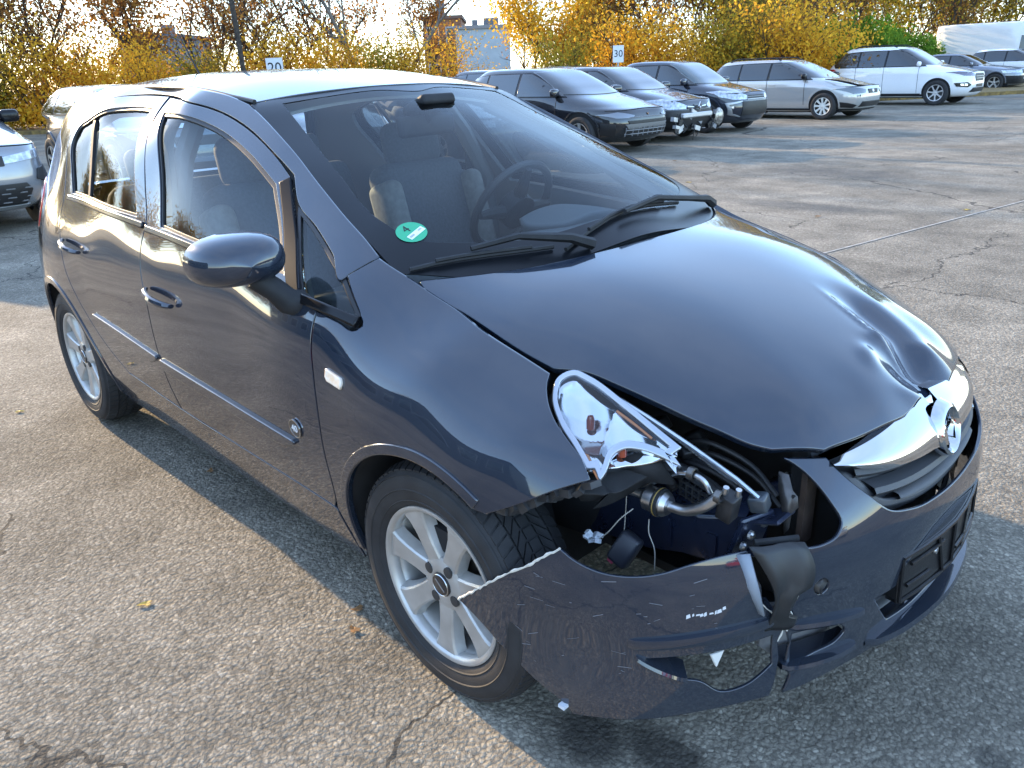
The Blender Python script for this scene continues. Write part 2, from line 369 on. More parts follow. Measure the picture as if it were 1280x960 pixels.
screen_glass = glass_mat('windscreen_glass', (.86, .93, .94), .65)
side_glass = glass_mat('side_window_glass', (.80, .87, .87), .85)
clear_lens = glass_mat('clear_lens', (.93, .96, .98), 1.4)
cloth = mat('seat_cloth', (.085, .09, .10), .9, var=.12, vscale=90, bump=.3, bscale=200)
beige_cloth = mat('seat_side_cloth', (.20, .195, .18), .85, var=.15, vscale=40)
dash_mat = mat('dashboard_plastic', (.11, .12, .13), .6, bump=.2, bscale=500)
grey_trim = mat('grey_trim', (.16, .17, .18), .6)
head_lining = mat('head_lining', (.52, .52, .50), .9)
red_lamp = mat('red_lamp', (.45, .015, .02), .1, coat=1.)
amber_sun_glint = mat('amber_sun_glint', (.75, .22, .03), .2, coat=1.)
torn = mat('torn_plastic_edge', (.035, .035, .037), .55, var=.3, vscale=30)

car = thing('damaged_car', 'dark blue five-door hatchback with smashed front corner and torn bumper', 'car')
SR, SL = side_surf(-1), side_surf(1)
def arc(cx, cz, r, a0, a1, n=10): return [(cx+r*math.cos(R(a0+(a1-a0)*i/n)), cz+r*math.sin(R(a0+(a1-a0)*i/n))) for i in range(n+1)]
# --- outlines on the side (x, z)
door_rear_edge = [(-2.10, 1.398), (-2.23, 1.378), (-2.335, 1.34), (-2.385, 1.295), (-2.385, 1.235), (-2.335, 1.15), (-2.300, 1.03), (-2.312, .945), (-2.290, .84), (-2.262, .755), (-2.195, .665), (-2.105, .575), (-1.985, .47), (-1.87, .40, 1)]
door_top = [(-.765, 1.191), (-.868, 1.236), (-1.048, 1.304), (-1.247, 1.358), (-1.45, 1.388), (-1.62, 1.399), (-1.88, 1.404)]
bcut = [(-1.625, 1.40, 1), (-1.565, 1.276), (-1.49, 1.124), (-1.437, 1.015), (-1.447, .948), (-1.447, .882), (-1.424, .768), (-1.417, .601), (-1.415, .515), (-1.40, .375, 1)]
fcut = [(-.395, .921, 1), (-.396, .881), (-.396, .843), (-.388, .744), (-.384, .653), (-.388, .545), (-.390, .458), (-.40, .40), (-.425, .365, 1)]
apillar = [(-1.14, 1.375), (-1.048, 1.342), (-.87, 1.271), (-.651, 1.173), (-.512, 1.112), (-.389, 1.059), (-.331, 1.031)]
quarter_top = [(-.672, 1.130), (-.56, 1.083), (-.452, 1.032), (-.368, .990)]
G = .0022
def shift(pts, dx, dz=0): return [(p[0]+dx, p[1]+dz, *p[2:]) for p in pts]
front_arch = arc(0, .312, .345, 196, 58, 12)
rear_arch = arc(-2.511, .315, .34, -15, 195, 14)
fender_front = [(.213, .604, 1), (.273, .638), (.313, .662), (.348, .684), (.406, .713, 1), (.378, .743), (.338, .77), (.289, .8), (.25, .828), (.23, .847), (.222, .859, 1)]
fender_front_whole = [(.21, .60, 1), (.30, .585), (.40, .575, 1), (.415, .65), (.406, .713), (.378, .743), (.338, .77), (.289, .8), (.25, .828), (.23, .847), (.222, .859, 1)]
fender_top = [(.115, .889), (-.047, .935), (-.154, .966), (-.229, .993, 1), (-.291, 1.015), (-.329, 1.029, 1)]
def fender(front):
    return [(-.367, .993, 1), (-.31, .951), (-.268, .917), (-.252, .899), (-.262, .890), (-.32, .901), (-.394, .917, 1)]+shift(fcut[1:-1], G)+[(-.41, .365, 1), (-.36, .215, 1)]+[(a[0], a[1]) if 0 < i < len(front_arch)-1 else (a[0], a[1], 1) for i, a in enumerate(front_arch)]+front+fender_top
body_outline = ([(-1.14, 1.375, 1), (-1.25, 1.40), (-1.4, 1.421), (-1.7, 1.434), (-2.1, 1.434), (-2.4, 1.421), (-2.66, 1.398, 1), (-2.74, 1.31), (-2.81, 1.19), (-2.86, 1.07, 1), (-2.80, 1.045), (-2.745, .99), (-2.755, .92), (-2.80, .865), (-2.93, .845, 1), (-2.945, .60), (-2.93, .27, 1), (-2.85, .225, 1)]
 + [(a[0], a[1], 1) if i in (0, 14) else a for i, a in enumerate(rear_arch[::-1])] + [(-2.12, .20, 1), (-1.2, .19), (-.375, .20, 1), (-.42, .358, 1), (-.9, .363), (-1.40, .369), (-1.865, .392, 1)]
 + shift(door_rear_edge[::-1][1:], -2*G) + [(-1.88, 1.408), (-1.62, 1.403)] + [(x-G, z+2*G) for x, z in door_top[:5][::-1]][:-1] + [(-.762, 1.196, 1)] + quarter_top + [(-.366, .996, 1), (-.331, 1.031, 1)] + apillar[::-1][1:-1])
front_door = [(-.765, 1.189, 1)]+door_top[1:5]+[(-1.61, 1.397, 1)]+shift(bcut[1:-1], G)+[(-1.395, .373, 1), (-.9, .367), (-.425, .363, 1)]+shift(fcut[::-1][1:-1], -G)+[(-.397, .921, 1), (-.472, .936, 1), (-.593, 1.053), (-.680, 1.122)]
rear_door = [(-1.64, 1.40, 1), (-1.88, 1.404)]+door_rear_edge[:-1]+[(-1.868, .396, 1), (-1.405, .374, 1)]+shift(bcut[::-1][1:-1], -G)
glass_f = [(-1.535, 1.352, 1), (-1.39, 1.348), (-1.195, 1.313), (-.986, 1.248), (-.80, 1.172, 1), (-.665, 1.066), (-.572, .977, 1), (-.72, .986), (-.979, 1.0), (-1.32, 1.020, 1), (-1.40, 1.15)]
glass_q = [(-.668, 1.124, 1), (-.56, 1.079), (-.452, 1.028), (-.36, .981), (-.275, .920, 1), (-.30, .915), (-.367, .925), (-.480, .947, 1), (-.575, 1.037)]
glass_r = [(-1.70, 1.364, 1), (-1.90, 1.367), (-2.107, 1.352), (-2.235, 1.319), (-2.32, 1.285), (-2.335, 1.25), (-2.27, 1.14), (-2.21, 1.055, 1), (-1.515, 1.033, 1), (-1.60, 1.19)]
bar_front = [(-.765, 1.189, 1), (-.680, 1.122), (-.593, 1.053), (-.476, .940, 1), (-.545, .958, 1), (-.66, 1.07), (-.79, 1.176, 1)]
def build_side(sg, S, sfx):
    out = (0, sg, .25); kw = dict(out=out)
    fr = fender_front if sg < 0 else fender_front_whole
    panel('front_fender', S, fender(fr), paint, car, res=.022, **kw)
    bs = panel('body_side', S, body_outline, paint, car, res=.035, **kw)
    fd = panel('front_door', S, front_door, paint, car, holes=[glass_f], res=.03, **kw)
    rd = panel('rear_door', S, rear_door, paint, car, holes=[glass_r], res=.03, **kw)
    def ring(o, d):   # a band inside an outline
        return np.array(inset(crom(o, True, .02), d))
    for own, g, nm in ((fd, glass_f, 'window'), (rd, glass_r, 'window'), (car, glass_q, 'quarter_window')):
        big = [tuple(p) for p in ring(g, -.003)]; small = [tuple(p) for p in ring(g, .009 if own is not car else .006)]
        panel('window_seal', S, big, seal, own, holes=[small], res=.05, depth=.004, thick=.01, lip=.002, smooth_curve=False, **kw)
        if own is rd:
            a = [(-2.215, 1.40), (-2.195, 1.40), (-2.005, 1.0), (-2.03, 1.0)]
            # fixed rear pane and winding pane with the upright between them
            cut = lambda pts, keep: [p for p in pts if keep(p)]
            line = lambda z: -2.02-(z-1.04)*.50
            sp = [tuple(p) for p in ring(g, .006)]
            rear = cut(sp, lambda p: p[0] < line(p[1])-.013); frontp = cut(sp, lambda p: p[0] > line(p[1])+.013)
            panel('window', S, frontp, side_glass, own, res=.05, depth=.010, thick=.004, lip=.0005, smooth_curve=False, **kw)
            panel('fixed_pane', S, rear, side_glass, own, res=.05, depth=.010, thick=.004, lip=.0005, smooth_curve=False, **kw)
            zt = 1.322
            panel('window_divider', S, [(line(zt)-.012, zt, 1), (line(zt)+.014, zt, 1), (line(1.05)+.014, 1.052, 1), (line(1.05)-.014, 1.055, 1)], black_plastic, own, res=.04, depth=.004, thick=.012, lip=.002, **kw)
        else:
            panel(nm, S, [tuple(p) for p in ring(g, .006)], side_glass, own, res=.05, depth=.010, thick=.004, lip=.0005, smooth_curve=False, **kw)
    panel('door_frame_post', S, bar_front, post_black, fd, res=.03, depth=-.003, thick=.012, lip=.003, **kw)
    # belt mouldings
    for own, a, b in ((fd, (-1.425, 1.003), (-.48, .935)), (rd, (-2.24, 1.035), (-1.445, 1.010)), (car, (-.466, .934), (-.268, .903))):
        k = 9; pts = [(a[0]+(b[0]-a[0])*i/k, a[1]+(b[1]-a[1])*i/k+(.012*math.sin(math.pi*i/k) if own is fd else .004*math.sin(math.pi*i/k))) for i in range(k+1)]
        up = [(p[0], p[1]+.011, 1 if i in (0, k) else 0) for i, p in enumerate(pts)]; dn = [(p[0], p[1]-.009, 1 if i in (0, k) else 0) for i, p in enumerate(pts)][::-1]
        panel('belt_moulding', S, up+dn, gloss_black, own, res=.04, depth=-.009, thick=.013, lip=.005, **kw)
    # rubbing strips
    for own, x0, x1, z0, z1 in ((rd, -2.03, -1.428, .597, .556), (fd, -1.404, -.535, .552, .518)):
        k = 10; up = [(x0+(x1-x0)*i/k, z0+(z1-z0)*i/k+.018, 1 if i in (0, k) else 0) for i in range(k+1)]; dn = [(p[0], p[1]-.040*(1 if i < k else .25), 1 if i in (0, k) else 0) for i, p in enumerate(up)][::-1]
        if own is rd: dn[-1] = (x0, z0+.010, 1)
        panel('rubbing_strip', S, up+dn, paint, own, res=.05, depth=-.010, thick=.012, lip=.005, **kw)
    # handles: dished cup and bow
    for own, xc, zc in ((fd, -1.285, .808), (rd, -2.135, .866)):
        cup = [(xc-.085, zc+.008), (xc-.05, zc+.034), (xc, zc+.040), (xc+.055, zc+.022), (xc+.085, zc-.008), (xc+.05, zc-.030), (xc, zc-.036), (xc-.055, zc-.022)]
        def SC(x, z, xc=xc, zc=zc):
            p = S(x, z); r = np.clip(((np.asarray(x)-xc)/.088)**2+((np.asarray(z)-zc)/.04)**2, 0, 1); p[..., 1] -= sg*.022*(1-r)**.8*1.0; return p
        panel('handle_cup', lambda x, z: SC(x, z)+np.array([0, sg*.0012, 0]), cup, paint, own, res=.008, thick=0, step=.006, **kw)
        mb = MB(); n = 14; V = []
        for i in range(n+1):
            t = i/n; x = xc-.098+.196*t; z = zc+.012-.024*t; lift = .012+.026*math.sin(math.pi*t)**.7; p = S(np.array(x), np.array(z))
            hh = .0125*(.55+.45*math.sin(math.pi*t)**.5); dd = .010
            for a in range(8):
                an = 2*math.pi*a/8; V.append((p[0], p[1]+sg*(lift+dd*math.cos(an)), p[2]+hh*math.sin(an)))
        F = [(i*8+a, i*8+(a+1) % 8, (i+1)*8+(a+1) % 8, (i+1)*8+a) for i in range(n) for a in range(8)]+[tuple(range(8)), tuple(n*8+a for a in range(8))]
        mb.add(V, F).build('door_handle', paint, own)
    # inner trim behind the skin, open at the windows
    inner = [(-1.1, 1.36), (-1.5, 1.405), (-2.1, 1.415), (-2.6, 1.37), (-2.75, 1.1), (-2.80, .7), (-2.14, .62), (-2.1, .3), (-.5, .3), (-.42, .7), (-.30, .93), (-.37, 1.0), (-.7, 1.16)]
    panel('inner_trim', S, [(*p, 1) for p in inner], grey_trim, car, holes=[[tuple(p) for p in ring(g, -.012)] for g in (glass_f, glass_r, glass_q)], res=.08, depth=.045, thick=.02, smooth_curve=True, step=.03, **kw)
    # rolled lips round the wheel arches
    for own_x, zc, a0, a1 in ((0, .312, 190, 58.5), (-2.511, .315, 196, -14)):
        o_ = [(own_x+.372*math.cos(R(a)), zc+.372*math.sin(R(a))) for a in np.linspace(a0, a1, 22)]; i_ = [(own_x+.346*math.cos(R(a)), zc+.346*math.sin(R(a))) for a in np.linspace(a1, a0, 22)]
        o_ = [(*p, 1) if k in (0, 21) else p for k, p in enumerate(o_)]; i_ = [(*p, 1) if k in (0, 21) else p for k, p in enumerate(i_)]
        panel('arch_lip', S, o_+i_, paint, car, res=.03, depth=-.0045, thick=.02, lip=.004, **kw)
    # side repeater
    mk = panel('side_indicator', S, [(-.331, .792, 1), (-.268, .781, 1), (-.264, .770, 1), (-.268, .755, 1), (-.325, .762, 1), (-.333, .772, 1)], mat('indicator_lens', (.80, .62, .42), .12, coat=1., color2=(.85, .80, .74), vscale=60), car, res=.01, depth=-.007, thick=.008, lip=.003, step=.01, **kw)
    # wheel housings
    for own_x, zc in ((0, .312), (-2.511, .315)):
        mb = MB(); n = 20; V = []; F = []; a0, a1 = (-14, 194) if own_x < 0 or sg > 0 else (75, 194)
        for i in range(n+1):
            a = R(a0+(a1-a0)*i/n)
            for yy in (.845, .80, .52): V.append((own_x+.352*math.cos(a), sg*(yy if abs(yy-.845) > .01 else min(.845, float(SIDE(np.array(own_x+.352*math.cos(a)), np.array(zc+.352*math.sin(a))))-.006)), zc+.352*math.sin(a)))
        for i in range(n):
            for j in range(2): F.append((i*3+j, i*3+j+1, i*3+j+4, i*3+j+3))
        mb.add(V, F).build('wheel_housing', inner_black, car)
build_side(-1, SR, '')
build_side(1, SL, '')
# badge on the front door, a ring with "40"
fdR = [o for o in car.children if o.name.startswith('front_door')][0]
def on_side(x, z, off=.003, S=SR, sg=-1):
    p = S(np.array(x), np.array(z)); h = 2e-3; a = S(np.array(x+h), np.array(z))-S(np.array(x-h), np.array(z)); b = S(np.array(x), np.array(z+h))-S(np.array(x), np.array(z-h))
    n = Vector(np.cross(a, b)).normalized(); n = n if n.y*sg > 0 else -n
    ax = Vector(a).normalized()*(1 if sg < 0 else -1); up = n.cross(ax)
    mtx = Matrix((ax, up, n)).transposed().to_4x4(); mtx.translation = Vector(p)+n*off; return mtx
badge_c = (-.513, .581)
bd = MB(); bd.lathe([(.0, .0), (.027, .0), (.0275, -.002), (.0275, -.004)], 40, 'z'); bo = bd.build('round_badge', mat('badge_black', (.02, .02, .022), .3, coat=.6), fdR); bo.matrix_local = on_side(*badge_c, .005)
rg = MB(); rg.lathe([(.0275, -.003), (.0275, .001), (.0245, .001), (.0245, -.001)], 40, 'z'); ro = rg.build('badge_ring', chrome, bo)
text_mesh('badge_number', '40', .030, mat('white_print', (.8, .8, .8), .5), bo, Matrix.Translation((0, 0, .0008)))
# tail lamps
for sg, S in ((-1, SR), (1, SL)):
    panel('tail_lamp', S, [(-2.858, 1.066, 1), (-2.802, 1.042), (-2.748, .99), (-2.758, .922), (-2.802, .868), (-2.93, .848, 1), (-2.92, .97)], red_lamp, car, out=(0, sg, .2), res=.03, depth=-.004, thick=.03, lip=.006)
# --- roof, windscreen, bonnet
RS, WSf, HS = roof_surf(), ws_surf(), hood_surf()
rr = [(-1.14, .515), (-1.25, .530), (-1.4, .534), (-1.7, .533), (-2.1, .516), (-2.4, .487), (-2.66, .452), (-2.80, .435)]
hdr = [(-1.055, 0), (-1.075, .18), (-1.105, .34)]
roof_o = [(x, -y, 1 if i in (0, 7) else 0) for i, (x, y) in enumerate(rr)]+[(-2.86, -.2), (-2.87, 0), (-2.86, .2)]+[(x, y, 1 if i in (0, 7) else 0) for i, (x, y) in enumerate(rr)][::-1]+[(-1.105, .34), (-1.075, .18), (-1.055, 0), (-1.075, -.18), (-1.105, -.34)]
roof_p = panel('roof', RS, roof_o, paint, car, res=.05)
panel('head_lining', RS, [(-1.12, -.48, 1), (-2.7, -.42, 1), (-2.7, .42, 1), (-1.12, .48, 1)], head_lining, car, res=.12, depth=.05, thick=.01)
for sg in (-1, 1):   # roof ditch mouldings
    mb = MB(); mb.tube([(x, sg*(y+.004), float(ROOF(np.array(x), np.array(y)))-.0005) for x, y in [(a[0]*(1-t)+b[0]*t, a[1]*(1-t)+b[1]*t) for a, b in zip(rr[:-1], rr[1:]) for t in (0, .33, .66)]], .0085, 8); mb.build('roof_moulding', seal, roof_p)
am = MB(); am.tube([(-2.62, .0, 1.435), (-2.62, 0, 1.47)], [.02, .012], 10); an = am.build('antenna_base', black_plastic, roof_p)
mb = MB(); mb.tube([(-2.62, 0, 1.465), (-2.72, 0, 1.58), (-2.84, 0, 1.72)], [.005, .0035, .002], 6); mb.build('antenna', black_plastic, an)
ws_side = [(-1.135, .536), (-.918, .569), (-.674, .613), (-.399, .658), (-.262, .672)]
ws_top = [(-1.065, 0), (-1.085, .18), (-1.112, .34)]
ws_bot = [(-.14, .52), (-.075, .35), (-.04, .18), (-.03, 0)]
ws_r = [(-1.135, -.536, 1)]+[(x, -y) for x, y in ws_side[1:-1]]+[(-.262, -.672, 1)]+[(x, -y) for x, y in ws_bot]
ws_o = ws_r+[(x, y) for x, y in ws_bot[::-1][1:]]+[(-.262, .672, 1)]+[(x, y) for x, y in ws_side[1:-1][::-1]]+[(-1.135, .536, 1), (-1.112, .34), (-1.085, .18), (-1.065, 0), (-1.085, -.18), (-1.112, -.34)]
wsp = panel('windscreen', WSf, ws_o, screen_glass, car, res=.06, thick=.005, lip=.001, depth=-.002)
hole = [(-1.085, -.455), (-.90, -.495), (-.674, -.545), (-.42, -.590), (-.33, -.575), (-.235, -.46), (-.165, -.30), (-.13, 0)]
hole_o = [(x, y, 1 if i == 0 else 0) for i, (x, y) in enumerate(hole)]+[(x, -y, 1 if i == 0 else 0) for i, (x, y) in enumerate(hole)][::-1][1:]+[(-1.06, .3), (-1.03, .12), (-.99, 0), (-1.03, -.12), (-1.06, -.3)]
panel('screen_border', WSf, [(p[0], p[1], *p[2:]) for p in ws_o], frit, wsp, holes=[hole_o], res=.05, depth=-.0032, thick=.003, lip=.0008)
# bonnet
hr = [(.746, 0), (.748, -.144), (.734, -.221), (.715, -.303), (.691, -.377, 1), (.622, -.459, 1), (.59, -.484), (.522, -.517), (.42, -.553), (.341, -.58), (.263, -.604), (.207, -.634, 1), (.102, -.648), (-.056, -.647), (-.18, -.655), (-.216, -.645, 1), (-.13, -.52), (-.079, -.42), (-.040, -.30), (-.018, -.18), (-.010, 0)]
hood_o = hr+[(p[0], -p[1], *p[2:]) for p in hr[::-1][1:-1]]
bon = panel('bonnet', HS, hood_o, paint, car, res=.012, thick=.018, lip=.004)
# under-bonnet lining so nothing shows through the shut lines
inn = [(.66, -.36, 1), (.58, -.44), (.40, -.50), (.2, -.56), (-.17, -.57, 1), (-.17, .57, 1), (.2, .56), (.40, .50), (.58, .44), (.66, .36, 1)]
panel('bonnet_frame', HS, inn, inner_black, bon, res=.08, depth=.035, thick=.02)
# cowl panel between bonnet and glass
cw = [(-.255, -.672, 1), (-.14, -.53), (-.08, -.36), (-.05, -.18), (-.04, 0), (-.05, .18), (-.08, .36), (-.14, .53), (-.255, .672, 1), (-.17, .66, 1), (-.07, .53), (.0, .36), (.03, .18), (.04, 0), (.03, -.18), (.0, -.36), (-.07, -.53), (-.17, -.66, 1)]
panel('cowl_panel', WSf, cw, black_plastic, car, res=.04, depth=.018, thick=.02)
# wipers
def on_ws(x, y, h): return Vector((x, y, float(WS(np.array(x), np.array(y)))))+Vector((.42, 0, .9)).normalized()*h
def wiper(blade, arm, own):
    w = MB(); w.tube([on_ws(x, y, .012) for x, y in blade], .006, 6); w.tube([on_ws(x, y, .021) for x, y in blade[1:-1]], .0055, 6)
    b = w.build('wiper_blade', black_plastic, own)
    a = MB(); n = len(arm); a.tube([on_ws(x, y, h) for x, y, h in arm], [.007]+[.009]*(n-3)+[.013, .016], 6); a.build('wiper_arm', black_plastic, own)
wpr = []
def seg(a, b, n=6): return [(a[0]+(b[0]-a[0])*i/n, a[1]+(b[1]-a[1])*i/n) for i in range(n+1)]
wiper(seg((-.248, -.650), (-.110, -.290)), [(-.20, -.50, .03), (-.16, -.38, .045), (-.09, -.26, .04), (-.055, -.20, .02)], car)
wiper(seg((-.085, -.27), (-.175, .36)), [(-.105, -.01, .03), (-.135, .17, .045), (-.15, .36, .045), (-.185, .53, .035), (-.19, .585, .02)], car)
# sticker on the glass
stk = MB(); stk.lathe([(0, 0), (.04, 0)], 40, 'z')
hx, hy = -.343, -.560; h = 2e-3
_a = WSf(np.array(hx+h), np.array(hy))-WSf(np.array(hx-h), np.array(hy)); _b = WSf(np.array(hx), np.array(hy+h))-WSf(np.array(hx), np.array(hy-h)); _n = Vector(np.cross(_a, _b)).normalized(); _n = _n if _n.z > 0 else -_n
_ry = Vector(_b).normalized(); _u = _n.cross(_ry); _m = Matrix((_ry, _u, _n)).transposed().to_4x4(); _m.translation = Vector(WSf(np.array(hx), np.array(hy)))+_n*.0042
so = stk.build('green_sticker', mat('sticker_green', (.03, .36, .18), .5), wsp); so.matrix_local = _m
text_mesh('sticker_number', '4', .036, mat('print_black', (.01, .01, .01), .5), so, Matrix.Translation((-.004, .016, .0006)) @ Matrix.Rotation(R(4), 4, 'Z'), .0002)
sb = MB(); sb.box((.004, -.012, .0006), (.056, .017, .0006)); sl_ = sb.build('sticker_label', mat('sticker_white', (.72, .75, .74), .5), so); sl_.rotation_euler = (0, 0, R(10))
sb = MB(); sb.box((-.012, -.012, .0011), (.016, .006, .0004)); sb.box((.020, -.010, .0011), (.012, .005, .0004)); sb.build('sticker_smudge', mat('print_grey', (.35, .36, .38), .5), sl_)
# --- bumper skin (s, z): two torn pieces
BS = bump_surf()
bout = lambda p: np.c_[p[:, 0]*0+.6+0*p[:, 1], np.sign(p[:, 1])*np.clip(np.abs(p[:, 1])*2.0-.6, 0, 1), 0*p[:, 2]]
fog_cut = [(-.815, .345, 1), (-.75, .352), (-.685, .357), (-.552, .372, 1), (-.548, .300, 1), (-.566, .286), (-.604, .262), (-.657, .254), (-.705, .287), (-.769, .300)]
fragment = [(-1.267, .341, 1), (-1.19, .410), (-1.14, .455), (-1.096, .492), (-1.06, .517), (-1.022, .549), (-.989, .573, 1), (-.962, .555), (-.905, .535), (-.854, .531), (-.793, .537), (-.732, .552), (-.667, .565), (-.616, .571, 1), (-.612, .54, 1), (-.590, .50, 1), (-.585, .455, 1), (-.560, .428, 1), (-.553, .398, 1), (-.530, .380, 1), (-.538, .352, 1), (-.532, .31, 1), (-.54, .262, 1), (-.55, .222, 1), (-.69, .205), (-.82, .182), (-.93, .168), (-.966, .162, 1), (-.985, .188), (-1.032, .212), (-1.114, .256), (-1.203, .310)]
fragE = fragment
frag = panel('bumper_fragment', BS, fragE, paint, car, holes=[fog_cut], out=bout, res=.018, thick=.006, lip=.002, step=.01)
bare = mat('bare_edge_with_sun_glint', (.62, .58, .50), .5, var=.2, vscale=40)  # pale tone paints in the sun glint over whitened bare plastic
def edge_strip(pts, r_, own, nm, mt, jit=.0, seed=1):
    rd_ = random.Random(seed); c_ = crom(pts, False, .008); mb = MB(); mb.tube([Vector(bump_surf(-.001)(np.array(a), np.array(b_+rd_.uniform(-jit, jit)))) for a, b_ in c_], [r_*rd_.uniform(.5, 1.3) for _ in c_], 5); mb.build(nm, mt, own)
edge_strip([(-1.267, .341), (-1.19, .410), (-1.14, .455), (-1.096, .492), (-1.06, .517), (-1.022, .549), (-.989, .573)], .0028, frag, 'torn_edge', bare, .0015)
edge_strip([(-.585, .455), (-.560, .428), (-.553, .398), (-.530, .380), (-.538, .352)], .0022, frag, 'torn_edge', bare, .001, 2)
# scuffs and scratches
mb = MB(); rd_ = random.Random(21); q0 = lambda s_, z_, o_: Vector(bump_surf(o_)(np.array(s_), np.array(z_)))
for k in range(34):
    s_ = rd_.uniform(-1.1, -.62); z_ = rd_.uniform(.25, .52); z_ = z_ if (s_ < -.85 or z_ > .39) else .42+.1*rd_.random(); l_ = rd_.uniform(.004, .03); a_ = rd_.uniform(-.5, .5); w_ = rd_.uniform(.0003, .0009)
    p_ = [q0(s_+l_*math.cos(a_)*t-math.sin(a_)*w_*e, z_+l_*math.sin(a_)*t+math.cos(a_)*w_*e, .0006) for t, e in ((0, -1), (1, -1), (1, 1), (0, 1))]; mb.add(p_, [(0, 1, 2, 3)])
tag(mb.build('scratch_mark', mat('scratch_grey', (.16, .16, .17), .6), frag, False), kind='stuff')
fog_cut2 = [(-.505, .362, 1), (-.45, .362), (-.385, .352), (-.372, .335), (-.385, .318), (-.45, .300), (-.505, .288, 1)]
upper_open = [(-.397, .707, 1), (-.379, .681), (-.33, .632), (-.29, .598), (-.215, .576), (-.09, .561), (.0, .558), (.09, .561), (.215, .576), (.29, .598), (.33, .632), (.379, .681), (.397, .707, 1)]
low_open = [(-.305, .392, 1), (-.27, .345), (-.237, .305, 1), (-.1, .296), (0, .294), (.1, .296), (.237, .305, 1), (.27, .345), (.305, .392, 1), (.15, .398), (0, .40), (-.15, .398)]
R_edge = [(-.509, .566, 1), (-.457, .566), (-.425, .576), (-.409, .597), (-.42, .632), (-.461, .694), (-.490, .713, 1)]
main_o = ([(-.520, .222, 1), (-.505, .262, 1), (-.515, .30, 1), (-.508, .34, 1), (-.520, .375, 1), (-.505, .40, 1), (-.522, .43, 1), (-.510, .46, 1), (-.500, .50, 1), (-.512, .54, 1)] + R_edge + upper_open
 + [(-p[0], p[1], *p[2:]) for p in R_edge[::-1]] + [(.60, .575), (.75, .60), (.95, .585), (1.05, .58, 1), (1.12, .50), (1.26, .345, 1), (1.2, .31), (1.1, .25), (.966, .175, 1), (.8, .2), (.55, .222), (.3, .235), (0, .24), (-.3, .235)])
plain_hole = [(-.458+.017*math.cos(a), .474+.019*math.sin(a)) for a in np.linspace(0, 2*math.pi, 10, endpoint=False)]
bmp = panel('front_bumper', BS, main_o, paint, car, holes=[fog_cut2, low_open, plain_hole], out=bout, res=.018, thick=.007, lip=.003, step=.01)
edge_strip([(-.520, .375), (-.505, .40), (-.522, .43), (-.510, .46), (-.500, .50), (-.512, .54), (-.509, .566)], .0022, bmp, 'torn_edge', bare, .001, 3)
# lower lip, a forward ledge under the grille, and the ledges of the fog recesses
def ledge(s0, s1, z0, dz, outw, own, name, mt, n=24, inw=.0, zf=None):
    V = []; F = []
    for i in range(n+1):
        s = s0+(s1-s0)*i/n; t = math.sin(math.pi*i/n)**.35
        zz = z0 if zf is None else zf(i/n)
        for off, dzz in ((-.045-inw, dz), (outw*t, dz*.55), (outw*t+.003, 0), (outw*t-.002, -dz*.45), (-.045-inw, -dz*.6)):
            V.append(bump_surf(off)(np.array(s), np.array(zz))+np.array([0, 0, dzz]))
    for i in range(n):
        for j in range(4): F.append((i*5+j, i*5+j+1, i*5+j+6, i*5+j+5))
    return mesh_obj(name, V, F, mt, own, True, 40)
ledge(-.30, .30, .268, .022, .030, bmp, 'splitter_lip', paint)
ledge(-.525, -.335, .286, .014, .018, bmp, 'fog_ledge', paint)
ledge(-.835, -.73, .313, .012, .012, frag, 'fog_ledge', paint, zf=lambda t: .345-.052*t)
ledge(-.85, -.548, .40, .024, .010, frag, 'bumper_ridge', paint, zf=lambda t: .376+.034*t)
ledge(-.515, -.330, .40, .016, .012, bmp, 'bumper_ridge', paint, zf=lambda t: .382-.012*t)
# dark tray behind the fog recess, broken on the wheel side
panel('fog_tray', bump_surf(-.055), [(-.53, .40, 1), (-.36, .38, 1), (-.355, .29, 1), (-.50, .262, 1), (-.545, .30, 1)], mat('scuffed_grey_plastic', (.10, .10, .105), .45, color2=(.2, .19, .18), vscale=25), bmp, out=bout, res=.03, thick=.01)
panel('fog_tray', bump_surf(-.05), [(-.86, .40, 1), (-.545, .405, 1), (-.555, .37, 1), (-.64, .352, 1), (-.70, .345, 1), (-.755, .33, 1), (-.80, .33, 1)], black_plastic, frag, out=bout, res=.03, thick=.01)
mb = MB(); p0 = bump_surf(-.01)(np.array(-.672), np.array(.338)); mb.add([Vector(p0)+Vector(v) for v in ((0, -.016, .012), (.012, .012, .014), (.004, .002, -.026), (-.004, -.016, .012), (.008, .012, .014), (0, .002, -.026))], [(0, 1, 2), (5, 4, 3), (0, 3, 4, 1), (1, 4, 5, 2), (2, 5, 3, 0)]); mb.build('foam_scrap', mat('white_foam', (.65, .64, .6), .8), frag, False)
